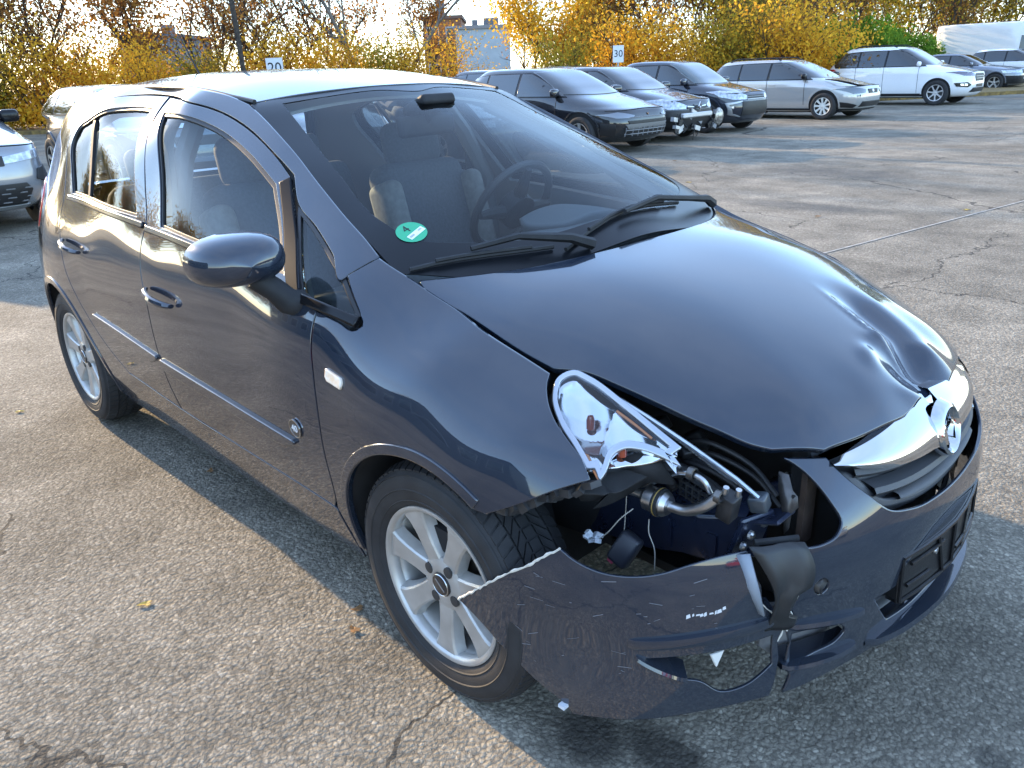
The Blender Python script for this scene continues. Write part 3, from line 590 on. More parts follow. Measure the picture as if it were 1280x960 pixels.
# upper grille
mb = MB(); mb.box((.675, .05, .47), (.05, .66, .44)); mb.build('radiator', inner_black, car, False)
gr_m = mat('grille_plastic', (.055, .058, .064), .5, bump=.1, bscale=300)
panel('grille_backing', bump_surf(-.05), [(-.40, .72, 1), (-.39, .66, 1), (-.33, .57, 1), (-.1, .53, 1), (.1, .53, 1), (.33, .57, 1), (.39, .66, 1), (.40, .72, 1)], gr_m, car, out=(1, 0, 0), res=.05, thick=.01)
grl = panel('grille_surround', bump_surf(-.028), [(-.375, .672, 1), (-.325, .624), (-.285, .590), (-.20, .570), (0, .552), (.20, .570), (.285, .590), (.325, .624), (.375, .672, 1), (.345, .668), (.275, .606), (.19, .584), (0, .568), (-.19, .584), (-.275, .606), (-.345, .668)], gr_m, car, out=(1, 0, 0), res=.03, thick=.03, lip=.006)
def slat(z0, half, own, off=-.03, dz=.02, bow=.0):
    V = []; F = []; n = 24
    for i in range(n+1):
        s = -half+2*half*i/n; z = z0+bow*(s/half)**2
        for o, d in ((off-.03, dz), (off, dz*.7), (off+.006, 0), (off, -dz*.6), (off-.03, -dz*.9)): V.append(bump_surf(o)(np.array(s), np.array(z))+np.array([0, 0, d]))
    for i in range(n):
        for j in range(4): F.append((i*5+j, i*5+j+1, i*5+j+6, i*5+j+5))
    return mesh_obj('grille_slat', V, F, gr_m, own, True, 50)
slat(.648, .335, grl, -.020, .015, .016); slat(.612, .300, grl, -.018, .015, .012); slat(.582, .225, grl, -.022, .010, .012)
# chrome wing with the empty emblem recess
def wing(sg):
    n = 22; V = []; F = []
    for i in range(n+1):
        t = i/n; s = sg*(.022+.372*t)
        up = .750-.050*t**1.2; lo = .660+.006*t+.03*t**3; lo = min(lo, up-.004)
        if t < .16: lo -= .010*(1-t/.16)
        for j in range(9):
            q = j/8; z = lo+(up-lo)*q; off = .006+.012*math.sin(math.pi*min(1, q*1.05))-.01*q
            V.append(bump_surf(off)(np.array(s), np.array(z)))
        V.append(bump_surf(-.03)(np.array(s), np.array(up))); V.append(bump_surf(-.03)(np.array(s), np.array(lo)))
    for i in range(n):
        a, b = i*11, (i+1)*11
        for j in range(8): F.append((a+j, a+j+1, b+j+1, b+j) if sg > 0 else (a+j, b+j, b+j+1, a+j+1))
        F += [(a+8, a+9, b+9, b+8), (a+10, a, b, b+10)]
    mesh_obj('chrome_wing', V, F, chrome, chb, True, 40)
mb = MB(); ec = Vector(bump_surf(.0)(np.array(-.006), np.array(.680)))
V = []; F = []; n = 40
for i in range(n):
    a = 2*math.pi*i/n; cy, cz = math.cos(a), math.sin(a)
    for r, o in ((.062, -.004), (.056, .016), (.049, .020), (.044, .014), (.041, -.012), (.040, -.03)):
        V.append((ec.x+o-.45*r*cz*.6-.25*(r*cy)**2, ec.y+r*cy, ec.z+r*cz))
for i in range(n):
    for j in range(5): F.append((i*6+j, ((i+1) % n)*6+j, ((i+1) % n)*6+j+1, i*6+j+1))
chb = mesh_obj('chrome_bar', V, F, chrome, car, True, 45)
for sg in (-1, 1): wing(sg)
panel('chrome_bridge', bump_surf(-.003), [(-.075, .700, 1), (-.070, .732), (0, .740), (.070, .732), (.075, .700, 1), (.045, .708), (0, .724), (-.045, .708)], chrome, chb, out=(1, 0, .3), res=.015, thick=.02, lip=.004)
mb.lathe([(0, 0), (.026, .0), (.030, -.012), (.043, -.014)], 32, 'x', (ec.x-.012, ec.y, ec.z)); mb.build('emblem_recess', black_plastic, chb)
mb = MB(); mb.tube([ec+Vector((.004, -.040, -.026)), ec+Vector((.012, -.040, -.026))], .008, 12); mb.build('emblem_clip', steel, chb)
# lower grille with the empty plate holder
panel('lower_grille_backing', bump_surf(-.06), [(-.34, .43, 1), (-.25, .275, 1), (.25, .275, 1), (.34, .43, 1)], black_plastic, car, out=(1, 0, 0), res=.05, thick=.01)
for z in (.318, .352, .382): slat(z, .27, bmp, -.028, .010)
pl_m = mat('plate_holder_plastic', (.010, .010, .011), .3, bump=.2, bscale=200)
def PH(s, z):   # nearly flat carrier standing proud of the bumper, leaning with it
    s = np.asarray(s, float); z = np.asarray(z, float); return np.stack([.851-.42*s**2-.05*(z-.40)-.02*np.abs(s), s, z], -1)
ph = panel('plate_holder', PH, [(-.235, .468, 1), (.235, .468, 1), (.235, .354, 1), (-.235, .354, 1)], pl_m, car, out=(1, 0, 0), res=.03, thick=.026, lip=.003)
fr = MB()
for a, b in (((-.231, .464), (.231, .464)), ((-.231, .358), (.231, .358)), ((-.231, .464), (-.231, .358)), ((.231, .464), (.231, .358)), ((-.09, .464), (-.05, .357)), ((.12, .464), (.08, .357)), ((-.2, .44), (-.06, .44)), ((.02, .385), (.20, .385)), ((-.21, .39), (-.12, .39)), ((.0, .464), (.0, .357))):
    fr.tube([Vector(PH(np.array(a[0]+(b[0]-a[0])*i/6), np.array(a[1]+(b[1]-a[1])*i/6)))+Vector((.003, 0, 0)) for i in range(7)], .0045, 6)
fr.build('holder_rib', pl_m, ph)
mb = MB(); mb.lathe([(0, .004), (.008, .003), (.009, -.002)], 14, 'x', PH(np.array(-.10), np.array(.432))+np.array([.004, 0, 0])); mb.build('holder_screw', steel, ph)
# parking hole lining and torn plug
mb = MB(); pc = Vector(bump_surf(-.012)(np.array(-.458), np.array(.474))); mb.lathe([(.018, .012), (.017, -.004), (0, -.016)], 20, 'x', pc); mb.build('hole_lining', mat('worn_metal', (.30, .29, .28), .35, .9, var=.3, vscale=40), bmp)
# bent black bracket hanging over the break
V = []; F = []; n = 14
for i in range(n+1):
    t = i/n; z = .585-.195*t; base = bump_surf(.012+.02*math.sin(math.pi*t)*.6-.012*t)
    sL = -.618+.045*t+.018*math.sin(3*t); sR = -.508+.0*t+.010*math.sin(7*t)-.02*(t > .45)*(t < .8)
    for k in range(6): V.append(base(np.array(sL+(sR-sL)*k/5), np.array(z))+np.array([.006*math.sin(k*1.3+4*t), 0, 0]))
for i in range(n):
    for k in range(5): F.append((i*6+k, i*6+k+1, (i+1)*6+k+1, (i+1)*6+k))
br = mesh_obj('torn_bracket', V, F, mat('bracket_plastic', (.018, .019, .020), .42, var=.2, vscale=15), car, True, 40)
sm = br.modifiers.new('solid', 'SOLIDIFY'); sm.thickness = .006
mb = MB(); q = lambda s, z, o: Vector(bump_surf(o)(np.array(s), np.array(z)))
mb.add([q(-.636, .565, -.002), q(-.615, .572, .012), q(-.600, .50, .014), q(-.583, .438, .010), q(-.592, .436, -.01), q(-.622, .50, -.01)], [(0, 1, 2, 5), (5, 2, 3, 4)]); bf = mb.build('bracket_flange', mat('pale_grey_plastic', (.24, .27, .31), .35), br)
sm = bf.modifiers.new('solid', 'SOLIDIFY'); sm.thickness = .004
mb = MB(); mb.tube([q(-.60, .584, .0), q(-.51, .586, .0)], .007, 6); mb.build('bracket_edge', black_plastic, br)
# paint chips on the fragment
mb = MB()
rnd = random.Random(5)
for k in range(9):
    s = -.735+.009*k+rnd.uniform(-.002, .002); z = .445+.0015*k+rnd.uniform(-.003, .003); w = rnd.uniform(.002, .005); hh = rnd.uniform(.002, .006)
    mb.add([q(s-w, z-hh, .0006), q(s+w, z-hh*.4, .0006), q(s+w*.6, z+hh, .0006), q(s-w*.9, z+hh*.5, .0006)], [(0, 1, 2, 3)])
mb.build('paint_chip', mat('chip_white', (.6, .6, .6), .6), frag, False)
mb = MB(); mb.box(q(-.985, .185, .004), (.016, .016, .008)); mb.build('broken_clip', mat('clip_white', (.6, .62, .65), .4), frag)
# --- headlamp: what is left of it
def lamp_surf(dep, bowl=0., ridge=0.):
    def P(x, y):
        x = np.asarray(x, float); y = np.asarray(y, float); z = HOOD(x, y)
        r = np.clip(((x-.36)/.16)**2+((y+.655)/.085)**2, 0, 1)
        c1 = 1-np.clip(((x-.315)/.075)**2+((y+.650)/.055)**2, 0, 1.6); c2 = 1-np.clip(((x-.405)/.085)**2+((y+.640)/.050)**2, 0, 1.6)
        z = z-dep-bowl*(.35*(1-r)+.9*np.maximum(np.maximum(c1, c2), 0)**.8)+ridge*np.abs(np.sin(95*(x*.5-y)))*(1-r); return np.stack([x, y, z], -1)
    return P
lamp_o = [(.238, -.672), (.226, -.645), (.246, -.612), (.28, -.604), (.364, -.598), (.418, -.592), (.493, -.580, 1), (.485, -.599, 1), (.507, -.600, 1), (.476, -.613), (.435, -.636), (.412, -.656), (.401, -.679), (.405, -.703), (.403, -.718, 1), (.385, -.712, 1), (.372, -.722, 1), (.332, -.712), (.281, -.699)]
def grow(o, d): return [tuple(p) for p in inset(crom(o, True, .008), d)]
hl = panel('headlamp_lens', lamp_surf(.004), lamp_o, clear_lens, car, res=.014, thick=.006, lip=.0015, step=.006)
panel('headlamp_reflector', lamp_surf(.012, .034, .0016), grow(lamp_o, .006), mat('lamp_chrome', (.66, .67, .68), .09, 1., rvar=.05, vscale=20), hl, res=.005, thick=.012, smooth_curve=False)
panel('headlamp_rim', lamp_surf(.0), grow(lamp_o, -.001), mat('lamp_rim_grey', (.42, .45, .50), .12, .6, coat=1.), hl, holes=[grow(lamp_o, .010)], res=.02, thick=.02, smooth_curve=False)
panel('headlamp_housing', lamp_surf(.055, .03), [(.21, -.69, 1), (.20, -.62, 1), (.40, -.565, 1), (.50, -.575, 1), (.43, -.63), (.40, -.70, 1), (.36, -.73, 1)], black_plastic, hl, res=.03, thick=.05)
for (bx, by) in ((.322, -.650), (.400, -.645)):
    pz = float(HOOD(np.array(bx), np.array(by))); mb = MB(); mb.lathe([(0, .010), (.006, .008), (.009, 0), (.009, -.02), (0, -.022)], 14, 'z', (bx, by, pz-.022)); mb.build('lamp_bulb', mat('amber_bulb', (.30, .05, .02), .08, coat=1.), hl)
panel('amber_glint_strip', lamp_surf(.010), [(.345, -.705, 1), (.36, -.70, 1), (.402, -.714, 1), (.398, -.717, 1)], amber_sun_glint, hl, res=.01, thick=.004, lip=.001)  # both strips: amber colour painted in for sunlit golden lamp edges
panel('amber_glint_strip', lamp_surf(.010), [(.36, -.612, 1), (.44, -.600, 1), (.44, -.604, 1), (.36, -.617, 1)], amber_sun_glint, hl, res=.01, thick=.004, lip=.001)
panel('lens_sliver', lamp_surf(.012), [(.374, -.584, 1), (.412, -.579), (.592, -.538), (.628, -.529, 1), (.577, -.550), (.47, -.573), (.403, -.590, 1)], clear_lens, hl, res=.015, thick=.008, lip=.002)
mb = MB(); mb.tube([Vector(lamp_surf(.016)(np.array(x), np.array(y))) for x, y in ((.35, -.590), (.41, -.577), (.5, -.557), (.592, -.534), (.635, -.522))], .0045, 6); mb.build('lens_edge', mat('lens_edge_grey', (.5, .55, .6), .15, .7), hl)
mb = MB(); mb.add([(.44, -.60, .735), (.40, -.645, .715), (.385, -.635, .672), (.415, -.61, .655), (.495, -.60, .672)], [(0, 1, 2, 3, 4)]); lb = mb.build('lamp_back_shell', black_plastic, hl)
lb.modifiers.new('solid', 'SOLIDIFY').thickness = .012
# --- what the missing headlamp lays open
bay = MB(); bay.box((.08, 0, .55), (.02, 1.26, .66)); bay.box((.36, -.20, .40), (.56, .02, .52)); bay.box((.36, .12, .215), (.62, .80, .02)); bay.build('engine_bay_wall', inner_black, car, False)
panel('inner_wing', side_surf(-1), [(.08, .80, 1), (.30, .74, 1), (.40, .60, 1), (.36, .30, 1), (.08, .25, 1)], inner_black, car, out=(0, -1, 0), res=.06, depth=.33, thick=.01)
rail = MB()
V = []                      # box rail with a stepped flange, running forward to the crash plate
for x, z0, z1 in ((.20, .40, .53), (.36, .42, .555), (.46, .45, .565), (.52, .46, .575), (.60, .50, .595)): V += [(x, -.50, z0), (x, -.50, z1), (x, -.485, z1+.010), (x, -.40, z1+.012), (x, -.40, z0)]
rail.add(V, [(i*5+j, i*5+(j+1) % 5, (i+1)*5+(j+1) % 5, (i+1)*5+j) for i in range(4) for j in range(5)])
rl = rail.build('chassis_rail', rail_paint, car, True, 40)
for x in (.30, .42, .53): mb = MB(); mb.box((x, -.502, .49), (.022, .008, .075)); mb.build('rail_rib', rail_paint, rl, False)
mb = MB(); mb.tube([(.22, -.505, .535), (.36, -.506, .558), (.40, -.508, .552), (.46, -.508, .570), (.50, -.508, .562), (.58, -.508, .590)], .0045, 6); mb.build('rail_flange', mat('flange_bright', (.22, .26, .34), .25, .6, coat=.6), rl)
mb = MB(); mb.box((.606, -.49, .555), (.012, .085, .115), Matrix.Rotation(R(-18), 3, 'Z') @ Matrix.Rotation(R(18), 3, 'Y')); mb.box((.64, -.47, .60), (.07, .07, .010), Matrix.Rotation(R(-20), 3, 'Y')); mb.box((.645, -.50, .535), (.075, .014, .02), Matrix.Rotation(R(-25), 3, 'Y')); cp = mb.build('crash_plate', rail_paint, car, False); cp.modifiers.new('bev', 'BEVEL').width = .004
for xx, yy, zz in ((.616, -.508, .566), (.606, -.517, .540), (.622, -.47, .58)):
    mb = MB(); mb.lathe([(0, .011), (.006, .010), (.0095, .006), (.010, 0)], 10, 'x', (xx, yy, zz)); mb.build('bolt', steel, cp)
def smooth_pts(p, n=5):
    P = np.array(p, float); q = np.vstack([2*P[0]-P[1], P, 2*P[-1]-P[-2]]); out = []
    for i in range(1, len(q)-2):
        for t in np.arange(n)/n: a, b, c, d = q[i-1:i+3]; out.append(.5*(2*b+(c-a)*t+(2*a-5*b+4*c-d)*t*t+(3*b-a-3*c+d)*t**3))
    return out+[P[-1]]
pipe = MB(); pipe.tube(smooth_pts([(.30, -.585, .655), (.329, -.60, .628), (.361, -.60, .619), (.397, -.60, .622), (.425, -.60, .623)]), .010, 12); pipe.tube(smooth_pts([(.488, -.60, .621), (.526, -.60, .626), (.564, -.60, .650), (.592, -.595, .680)]), .011, 12)
pipe.tube(smooth_pts([(.325, -.575, .640), (.345, -.58, .620), (.378, -.58, .619), (.422, -.58, .640), (.457, -.58, .668), (.49, -.58, .690), (.521, -.58, .697), (.548, -.58, .692), (.562, -.575, .668)]), .0055, 10); pp_ = pipe.build('coolant_pipe', steel, car)
for c_ in ((.592, -.595, .680), (.521, -.58, .699)):
    mb = MB(); mb.lathe([(.010, -.007), (.0135, -.006), (.0135, .006), (.010, .007)], 14, 'x', c_); mb.build('pipe_collar', mat('dull_collar', (.16, .15, .14), .4, .9), pp_)
mb = MB(); mb.lathe([(0, -.032), (.018, -.031), (.026, -.022), (.027, .020), (.020, .030), (0, .032)], 24, 'x', (.456, -.60, .621)); cn = mb.build('silver_canister', steel, car)
mb = MB(); mb.lathe([(.0275, -.006), (.030, -.005), (.030, .008), (.0275, .009)], 24, 'x', (.462, -.60, .621)); mb.build('canister_band', black_plastic, cn)
mb = MB(); mb.lathe([(.0302, .0005), (.0308, .001), (.0308, .0025), (.0302, .003)], 24, 'x', (.462, -.60, .621)); mb.build('canister_line', mat('dull_amber', (.30, .20, .05), .5), cn)
cast = mat('dark_cast_metal', (.035, .035, .037), .45, .5, var=.4, vscale=30)
vb = rounded('valve_block', (.602, -.575, .655), (.034, .034, .06), cast, car, .005, (R(8), R(12), 0), 2)
for dx, dy in ((-.010, -.006), (.010, .006)): mb = MB(); mb.lathe([(0, .046), (.006, .046), (.006, .028)], 8, 'z', (dx, dy, 0)); mb.build('valve_stud', steel, vb)
mb = MB()
for i in range(5): mb.box((.475+.015*i, -.545, .640-.004*i), (.004, .008, .040))
for i in range(4): mb.box((.505, -.545, .616+.015*i), (.07, .007, .004), Matrix.Rotation(R(14), 3, 'Y'))
mb.build('slotted_bracket', black_plastic, car, False)
rounded('relay_box', (.632, -.512, .648), (.036, .034, .034), mat('relay_grey', (.04, .05, .06), .35, coat=.3), car, .006, (R(10), R(-14), R(8)), 3)
rd_ = random.Random(9)
for k in range(14):   # small castings, clips and hoses in the gloom behind
    x = rd_.uniform(.30, .60); y = rd_.uniform(-.50, -.36); z = rd_.uniform(.60, .70)
    if k % 2: rounded('engine_part', (x, y, z), (rd_.uniform(.02, .07), rd_.uniform(.02, .05), rd_.uniform(.02, .05)), [cast, black_plastic, rail_paint][k % 3], car, .006, (rd_.uniform(-.6, .6), rd_.uniform(-.6, .6), rd_.uniform(-.6, .6)), 2)
    else: mb = MB(); mb.tube(smooth_pts([(x-.12, y, z-.02), (x-.04, y-.02, z+.02), (x+.05, y+.01, z-.015), (x+.12, y, z-.06)]), rd_.uniform(.005, .011), 8); mb.build('engine_hose', mat('hose_rubber', (.025, .025, .027), .55), car)
mb = MB(); mb.box((.635, -.345, .60), (.03, .03, .24)); mb.box((.62, 0, .705), (.05, .70, .03)); mb.build('radiator_support', inner_black, car, False)
mb = MB(); mb.add([(.638, -.452, .695), (.655, -.445, .690), (.668, -.448, .660), (.680, -.45, .652), (.684, -.45, .630), (.672, -.452, .612), (.672, -.455, .580), (.664, -.457, .565), (.658, -.455, .60), (.650, -.45, .625), (.640, -.452, .66)], [tuple(range(11))]); lbk = mb.build('lamp_mount', mat('mount_metal', (.085, .08, .078), .4, .7, var=.3, vscale=40), car); lbk.modifiers.new('solid', 'SOLIDIFY').thickness = .004
for c_ in ((.674, -.4535, .650), (.675, -.4540, .634)):
    mb = MB(); mb.lathe([(0, .0), (.0055, .0)], 10, 'y', c_); mb.build('mount_hole', inner_black, lbk)
mb = MB(); mb.lathe([(0, .008), (.006, .007), (.011, .002), (.018, .0)], 14, 'x', (.64, -.43, .665)); mb.build('support_bolt', steel, car)
mb = MB(); mb.box((.665, -.37, .60), (.012, .05, .19)); mb.build('radiator_edge', mat('rusty_dark', (.045, .028, .02), .8, var=.4, vscale=20), car, False)
wires = MB(); wires.tube(smooth_pts([(.396, -.62, .683), (.394, -.622, .579), (.386, -.62, .477)]), .0009, 5); wires.tube(smooth_pts([(.43, -.645, .612), (.41, -.66, .588), (.385, -.665, .55), (.352, -.66, .512)]), .0012, 5); wires.tube(smooth_pts([(.452, -.62, .585), (.454, -.622, .555), (.468, -.62, .52), (.470, -.62, .472)]), .0011, 5); wires.build('hanging_wire', mat('wire_grey', (.36, .34, .30), .5), car)
mb = MB(); rnd = random.Random(3)
for k in range(9): mb.box((.338+rnd.uniform(-.016, .016), -.66+rnd.uniform(-.01, .01), .506+rnd.uniform(-.016, .016)), (rnd.uniform(.006, .016), rnd.uniform(.006, .014), rnd.uniform(.006, .016)), Matrix.Rotation(rnd.uniform(0, 3), 3, 'X') @ Matrix.Rotation(rnd.uniform(0, 3), 3, 'Z'))
mb.build('wiring_plug', mat('plug_white', (.55, .58, .62), .35), car, False)
rounded('lamp_motor', (.405, -.635, .500), (.05, .035, .075), mat('motor_black', (.02, .022, .03), .4), car, .010, (R(-25), R(20), 0), 3)
mb = MB(); mb.box((.383, -.650, .478), (.014, .010, .026), Matrix.Rotation(R(20), 3, 'Y')); mb.build('pink_plug', mat('plug_pink', (.45, .07, .12), .5), car, False)
# ragged arch liner ends under the fender
mb = MB(); rnd = random.Random(8)
for k in range(9):
    x = .22+.022*k; z = .598+.0125*k; mb.box((x, -.80+.004*k*2, z-.006), (.026, .03, .012+rnd.uniform(0, .010)), Matrix.Rotation(R(-30)+rnd.uniform(-.4, .4), 3, 'Y') @ Matrix.Rotation(rnd.uniform(-.5, .5), 3, 'X'))
mb.build('torn_liner', torn, car, False)
# left headlamp, whole
hlo = [(x, -y, *r) for x, y, *r in [(.226, -.650), (.246, -.614), (.364, -.588), (.5, -.53), (.60, -.485), (.625, -.462, 1), (.68, -.44), (.70, -.46), (.66, -.56), (.58, -.66), (.48, -.735), (.40, -.745, 1), (.34, -.715), (.26, -.69)]]
hl2 = panel('headlamp_lens', lamp_surf(.004), hlo, clear_lens, car, res=.03, thick=.006, lip=.002)
panel('headlamp_reflector', lamp_surf(.04), [tuple(p) for p in inset(crom(hlo, True, .02), .004)], chrome, hl2, res=.04, thick=.03, smooth_curve=False)
# --- door mirrors
def mirror(sg):
    S = SR if sg < 0 else SL
    # housing: half-egg, rounded towards the front, flat glass side facing back; section rings along y
    c0 = Vector((-.53, sg*.935, 1.040))
    V = []; F = []; nu, nv = 16, 24
    def pt(u, v):   # v around, u from the glass rim (0) to the nose (1)
        a = 2*math.pi*v; k = max(0., 1-u**2.6)**.5
        yy = math.cos(a); zz = math.sin(a)
        hy = .112; hz = .066 if zz > 0 else .060
        ey = hy*yy*(1+.10*(zz*zz)); ez = hz*zz*(1+.22*(yy*yy))
        x = -.045+.125*u
        drop = -.10*ey*1.0
        return Vector((c0.x+x-.21*ey*k, c0.y+sg*(ey*k+.012*u*u), c0.z+ez*k+drop*.35*k))
    for i in range(nu+1):
        for j in range(nv): V.append(pt(i/nu, j/nv))
    for i in range(nu):
        for j in range(nv): F.append((i*nv+j, i*nv+(j+1) % nv, (i+1)*nv+(j+1) % nv, (i+1)*nv+j))
    me = mesh_obj('door_mirror', V, F, paint, car, True, 60)
    rim = [pt(0, j/nv) for j in range(nv)]; c = sum(rim, Vector())/nv
    mesh_obj('mirror_rim', rim+[c+(p-c)*.93+Vector((.010, 0, 0)) for p in rim], [(j, (j+1) % nv, nv+(j+1) % nv, nv+j) for j in range(nv)], black_plastic, me)
    mesh_obj('mirror_glass', [c+(p-c)*.93+Vector((.010, 0, 0)) for p in rim], [tuple(range(nv))], mat('mirror_glass', (.85, .87, .88), .02, 1.), me, False)
    mb = MB(); foot = Vector(S(np.array(-.50), np.array(.918)))
    mb.tube([c0+Vector((.0, -sg*.03, -.045)), c0+Vector((.02, -sg*.065, -.078)), foot+Vector((.01, sg*.012, .012)), foot+Vector((.015, -sg*.02, 0))], [.030, .030, .034, .036], 12); mb.build('mirror_foot', black_plastic, me)
mirror(-1)
# --- wheels
def make_wheel(loc, sg, tread=True):
    hub = bpy.data.objects.new('wheel', None); col.objects.link(hub); hub.parent = car; hub.location = loc
    hub.empty_display_size = .1
    # profile in (radius, y); outer side is sg
    prof = [(.198, .072), (.203, .082), (.214, .090), (.236, .0965), (.262, .097), (.280, .093), (.293, .084), (.300, .070), (.303, .045), (.304, 0), (.303, -.045), (.300, -.070), (.293, -.084), (.262, -.097), (.214, -.090), (.198, -.072)]
    ty = MB(); ty.lathe([(r, sg*h) for r, h in prof], 96, 'y', closed=True); tyre = ty.build('tyre', rubber, hub, True, 50)
    for rr_, hh in ((.222, .0928), (.250, .0975), (.284, .0915)):
        q = MB(); q.lathe([(rr_-.0025, sg*(hh-.001)), (rr_, sg*(hh+.0014)), (rr_+.0025, sg*(hh-.001))], 96, 'y'); q.build('sidewall_ridge', rubber, tyre)
    if tread:
        tb = MB(); n = 68
        for i in range(n):
            a0 = 2*math.pi*i/n
            for row, (y0, y1, sk) in enumerate(((-.084, -.052, .35), (-.046, -.018, .9), (-.013, .013, 0), (.018, .046, -.9), (.052, .084, -.35))):
                w = 2*math.pi/n*.40; off = (row % 2)*math.pi/n
                V = []
                for y in (y0, y1):
                    rr0 = .300-max(0, abs(y)-.06)*.25
                    for da in (-w, w):
                        for r_ in (rr0-.004, rr0+.0085-max(0, abs(y)-.07)*.35):
                            a = a0+off+da+sk*(y-(y0+y1)/2)/.3*1.2; V.append((r_*math.cos(a), sg*y, r_*math.sin(a)))
                tb.add(V, [(0, 1, 3, 2), (4, 6, 7, 5), (0, 4, 5, 1), (2, 3, 7, 6), (1, 5, 7, 3)])
        tb.build('tread_blocks', rubber, tyre, False)
    rm = MB(); rm.lathe([(.203, sg*.084), (.205, sg*.080), (.200, sg*.072), (.192, sg*.066), (.184, sg*.045), (.178, sg*.0), (.186, -sg*.06), (.200, -sg*.078)], 72, 'y'); rm.lathe([(.205, sg*.080), (.204, sg*.0865), (.200, sg*.088), (.192, sg*.0845), (.187, sg*.074), (.186, sg*.06)], 72, 'y')
    rim = rm.build('rim', alloy, hub, True, 50)
    # seven spokes, each with a flat face and bevelled flanks, flaring into the rim
    ph0 = R(14)
    for k in range(7):
        a = ph0+2*math.pi*k/7; V = []; F = []
        st = [(.040, .030, .066), (.062, .026, .069), (.10, .0245, .072), (.14, .027, .075), (.168, .033, .078), (.186, .043, .080), (.193, .052, .078)]
        for r_, hw, y in st:
            for t, dy in ((-hw-.007, -.030), (-hw, -.004), (-hw*.82, 0), (hw*.82, 0), (hw, -.004), (hw+.007, -.030)):
                V.append((r_*math.cos(a)-t*math.sin(a), sg*(y+dy), r_*math.sin(a)+t*math.cos(a)))
        for i in range(len(st)-1):
            for j in range(5): F.append((i*6+j, i*6+j+1, i*6+j+7, i*6+j+6))
        mesh_obj('spoke', V, F, alloy, rim, True, 30)
    hb = MB(); hb.lathe([(.031, sg*.072), (.036, sg*.0745), (.058, sg*.072), (.070, sg*.066), (.074, sg*.045)], 48, 'y'); hb.build('hub', alloy, rim, True, 50)
    for k in range(4):
        a = R(45+90*k)+ph0; q = MB(); q.lathe([(0, sg*.0752), (.0125, sg*.0752), (.0140, sg*.0748), (.0145, sg*.068)], 18, 'y', (.0515*math.cos(a), 0, .0515*math.sin(a))); lug = q.build('lug_shade_disc', mat('lug_hole_shade', (.045, .043, .042), .6, .3), rim)  # flat dark disc paints the shade of a deep lug hole
    q = MB(); q.lathe([(0, sg*.0790), (.026, sg*.0785), (.0300, sg*.0765), (.0315, sg*.070)], 32, 'y'); cap = q.build('centre_cap', mat('cap_black', (.016, .016, .018), .3, coat=.5), rim)
    q = MB(); q.lathe([(.0265, sg*.0786), (.0275, sg*.0796), (.0290, sg*.0780)], 32, 'y'); q.build('cap_ring', steel, cap)
    mt = Matrix(((1, 0, 0), (0, 0, 1), (0, 1, 0))).to_4x4() if sg > 0 else Matrix(((1, 0, 0), (0, 0, -1), (0, 1, 0))).to_4x4()
    mt.translation = (0, sg*.0796, 0); bar = MB(); bar.box((0, sg*.0796, 0), (.040, .0008, .0045)); bo_ = bar.build('cap_band', mat('cap_print', (.32, .32, .33), .4, .6), cap, False); bo_.rotation_euler = (0, R(-40*sg), 0)
    q = MB(); q.lathe([(.03, sg*.02), (.125, sg*.02), (.125, sg*.002), (.03, sg*.002)], 40, 'y'); q.build('brake_disc', mat('brake_disc', (.11, .095, .075), .5, .8, var=.3, vscale=30), hub, True, 30)
    q = MB(); q.box((.09*math.cos(R(100)), sg*.03, .11), (.12, .05, .06)); q.build('brake_caliper', inner_black, hub, False)
    q = MB(); q.lathe([(0, -sg*.04), (.175, -sg*.04)], 32, 'y'); q.build('inner_dark', inner_black, hub)
    return hub
make_wheel((0, -.742, .309), -1); make_wheel((0, .742, .309), 1, False); make_wheel((-2.511, -.739, .309), -1); make_wheel((-2.511, .739, .309), 1, False)
# --- cabin
fl = MB(); fl.box((-1.45, 0, .30), (2.5, 1.5, .03)); fl.box((-.36, 0, .58), (.03, 1.46, .62)); fl.box((-2.62, 0, .70), (.04, 1.40, .5)); fl.box((-1.45, 0, .24), (3.0, 1.3, .06)); fl.build('floor_pan', inner_black, car, False)
def dash_s(x, y):
    x = np.asarray(x, float); y = np.asarray(y, float); z = .955-.10*np.clip((-.30-x)/.5, 0, 1)**2-.05*np.abs(y)**2+.050*np.exp(-((y-.36)/.20)**2-((x+.66)/.16)**2); return np.stack([x, y, z], -1)
db = panel('dashboard', dash_s, [(-.12, -.4), (-.10, 0), (-.12, .4), (-.30, .70, 1), (-.70, .72, 1), (-.78, .3), (-.80, 0), (-.76, -.3), (-.66, -.72, 1), (-.30, -.70, 1)], dash_mat, car, res=.04, thick=.30, lip=.02)
for yy in (-.30, .30): panel('demister_vent', dash_s, [(-.24, yy-.16, 1), (-.22, yy+.16, 1), (-.25, yy+.16, 1), (-.27, yy-.16, 1)], black_plastic, db, res=.05, depth=-.002, thick=.004, lip=.001)
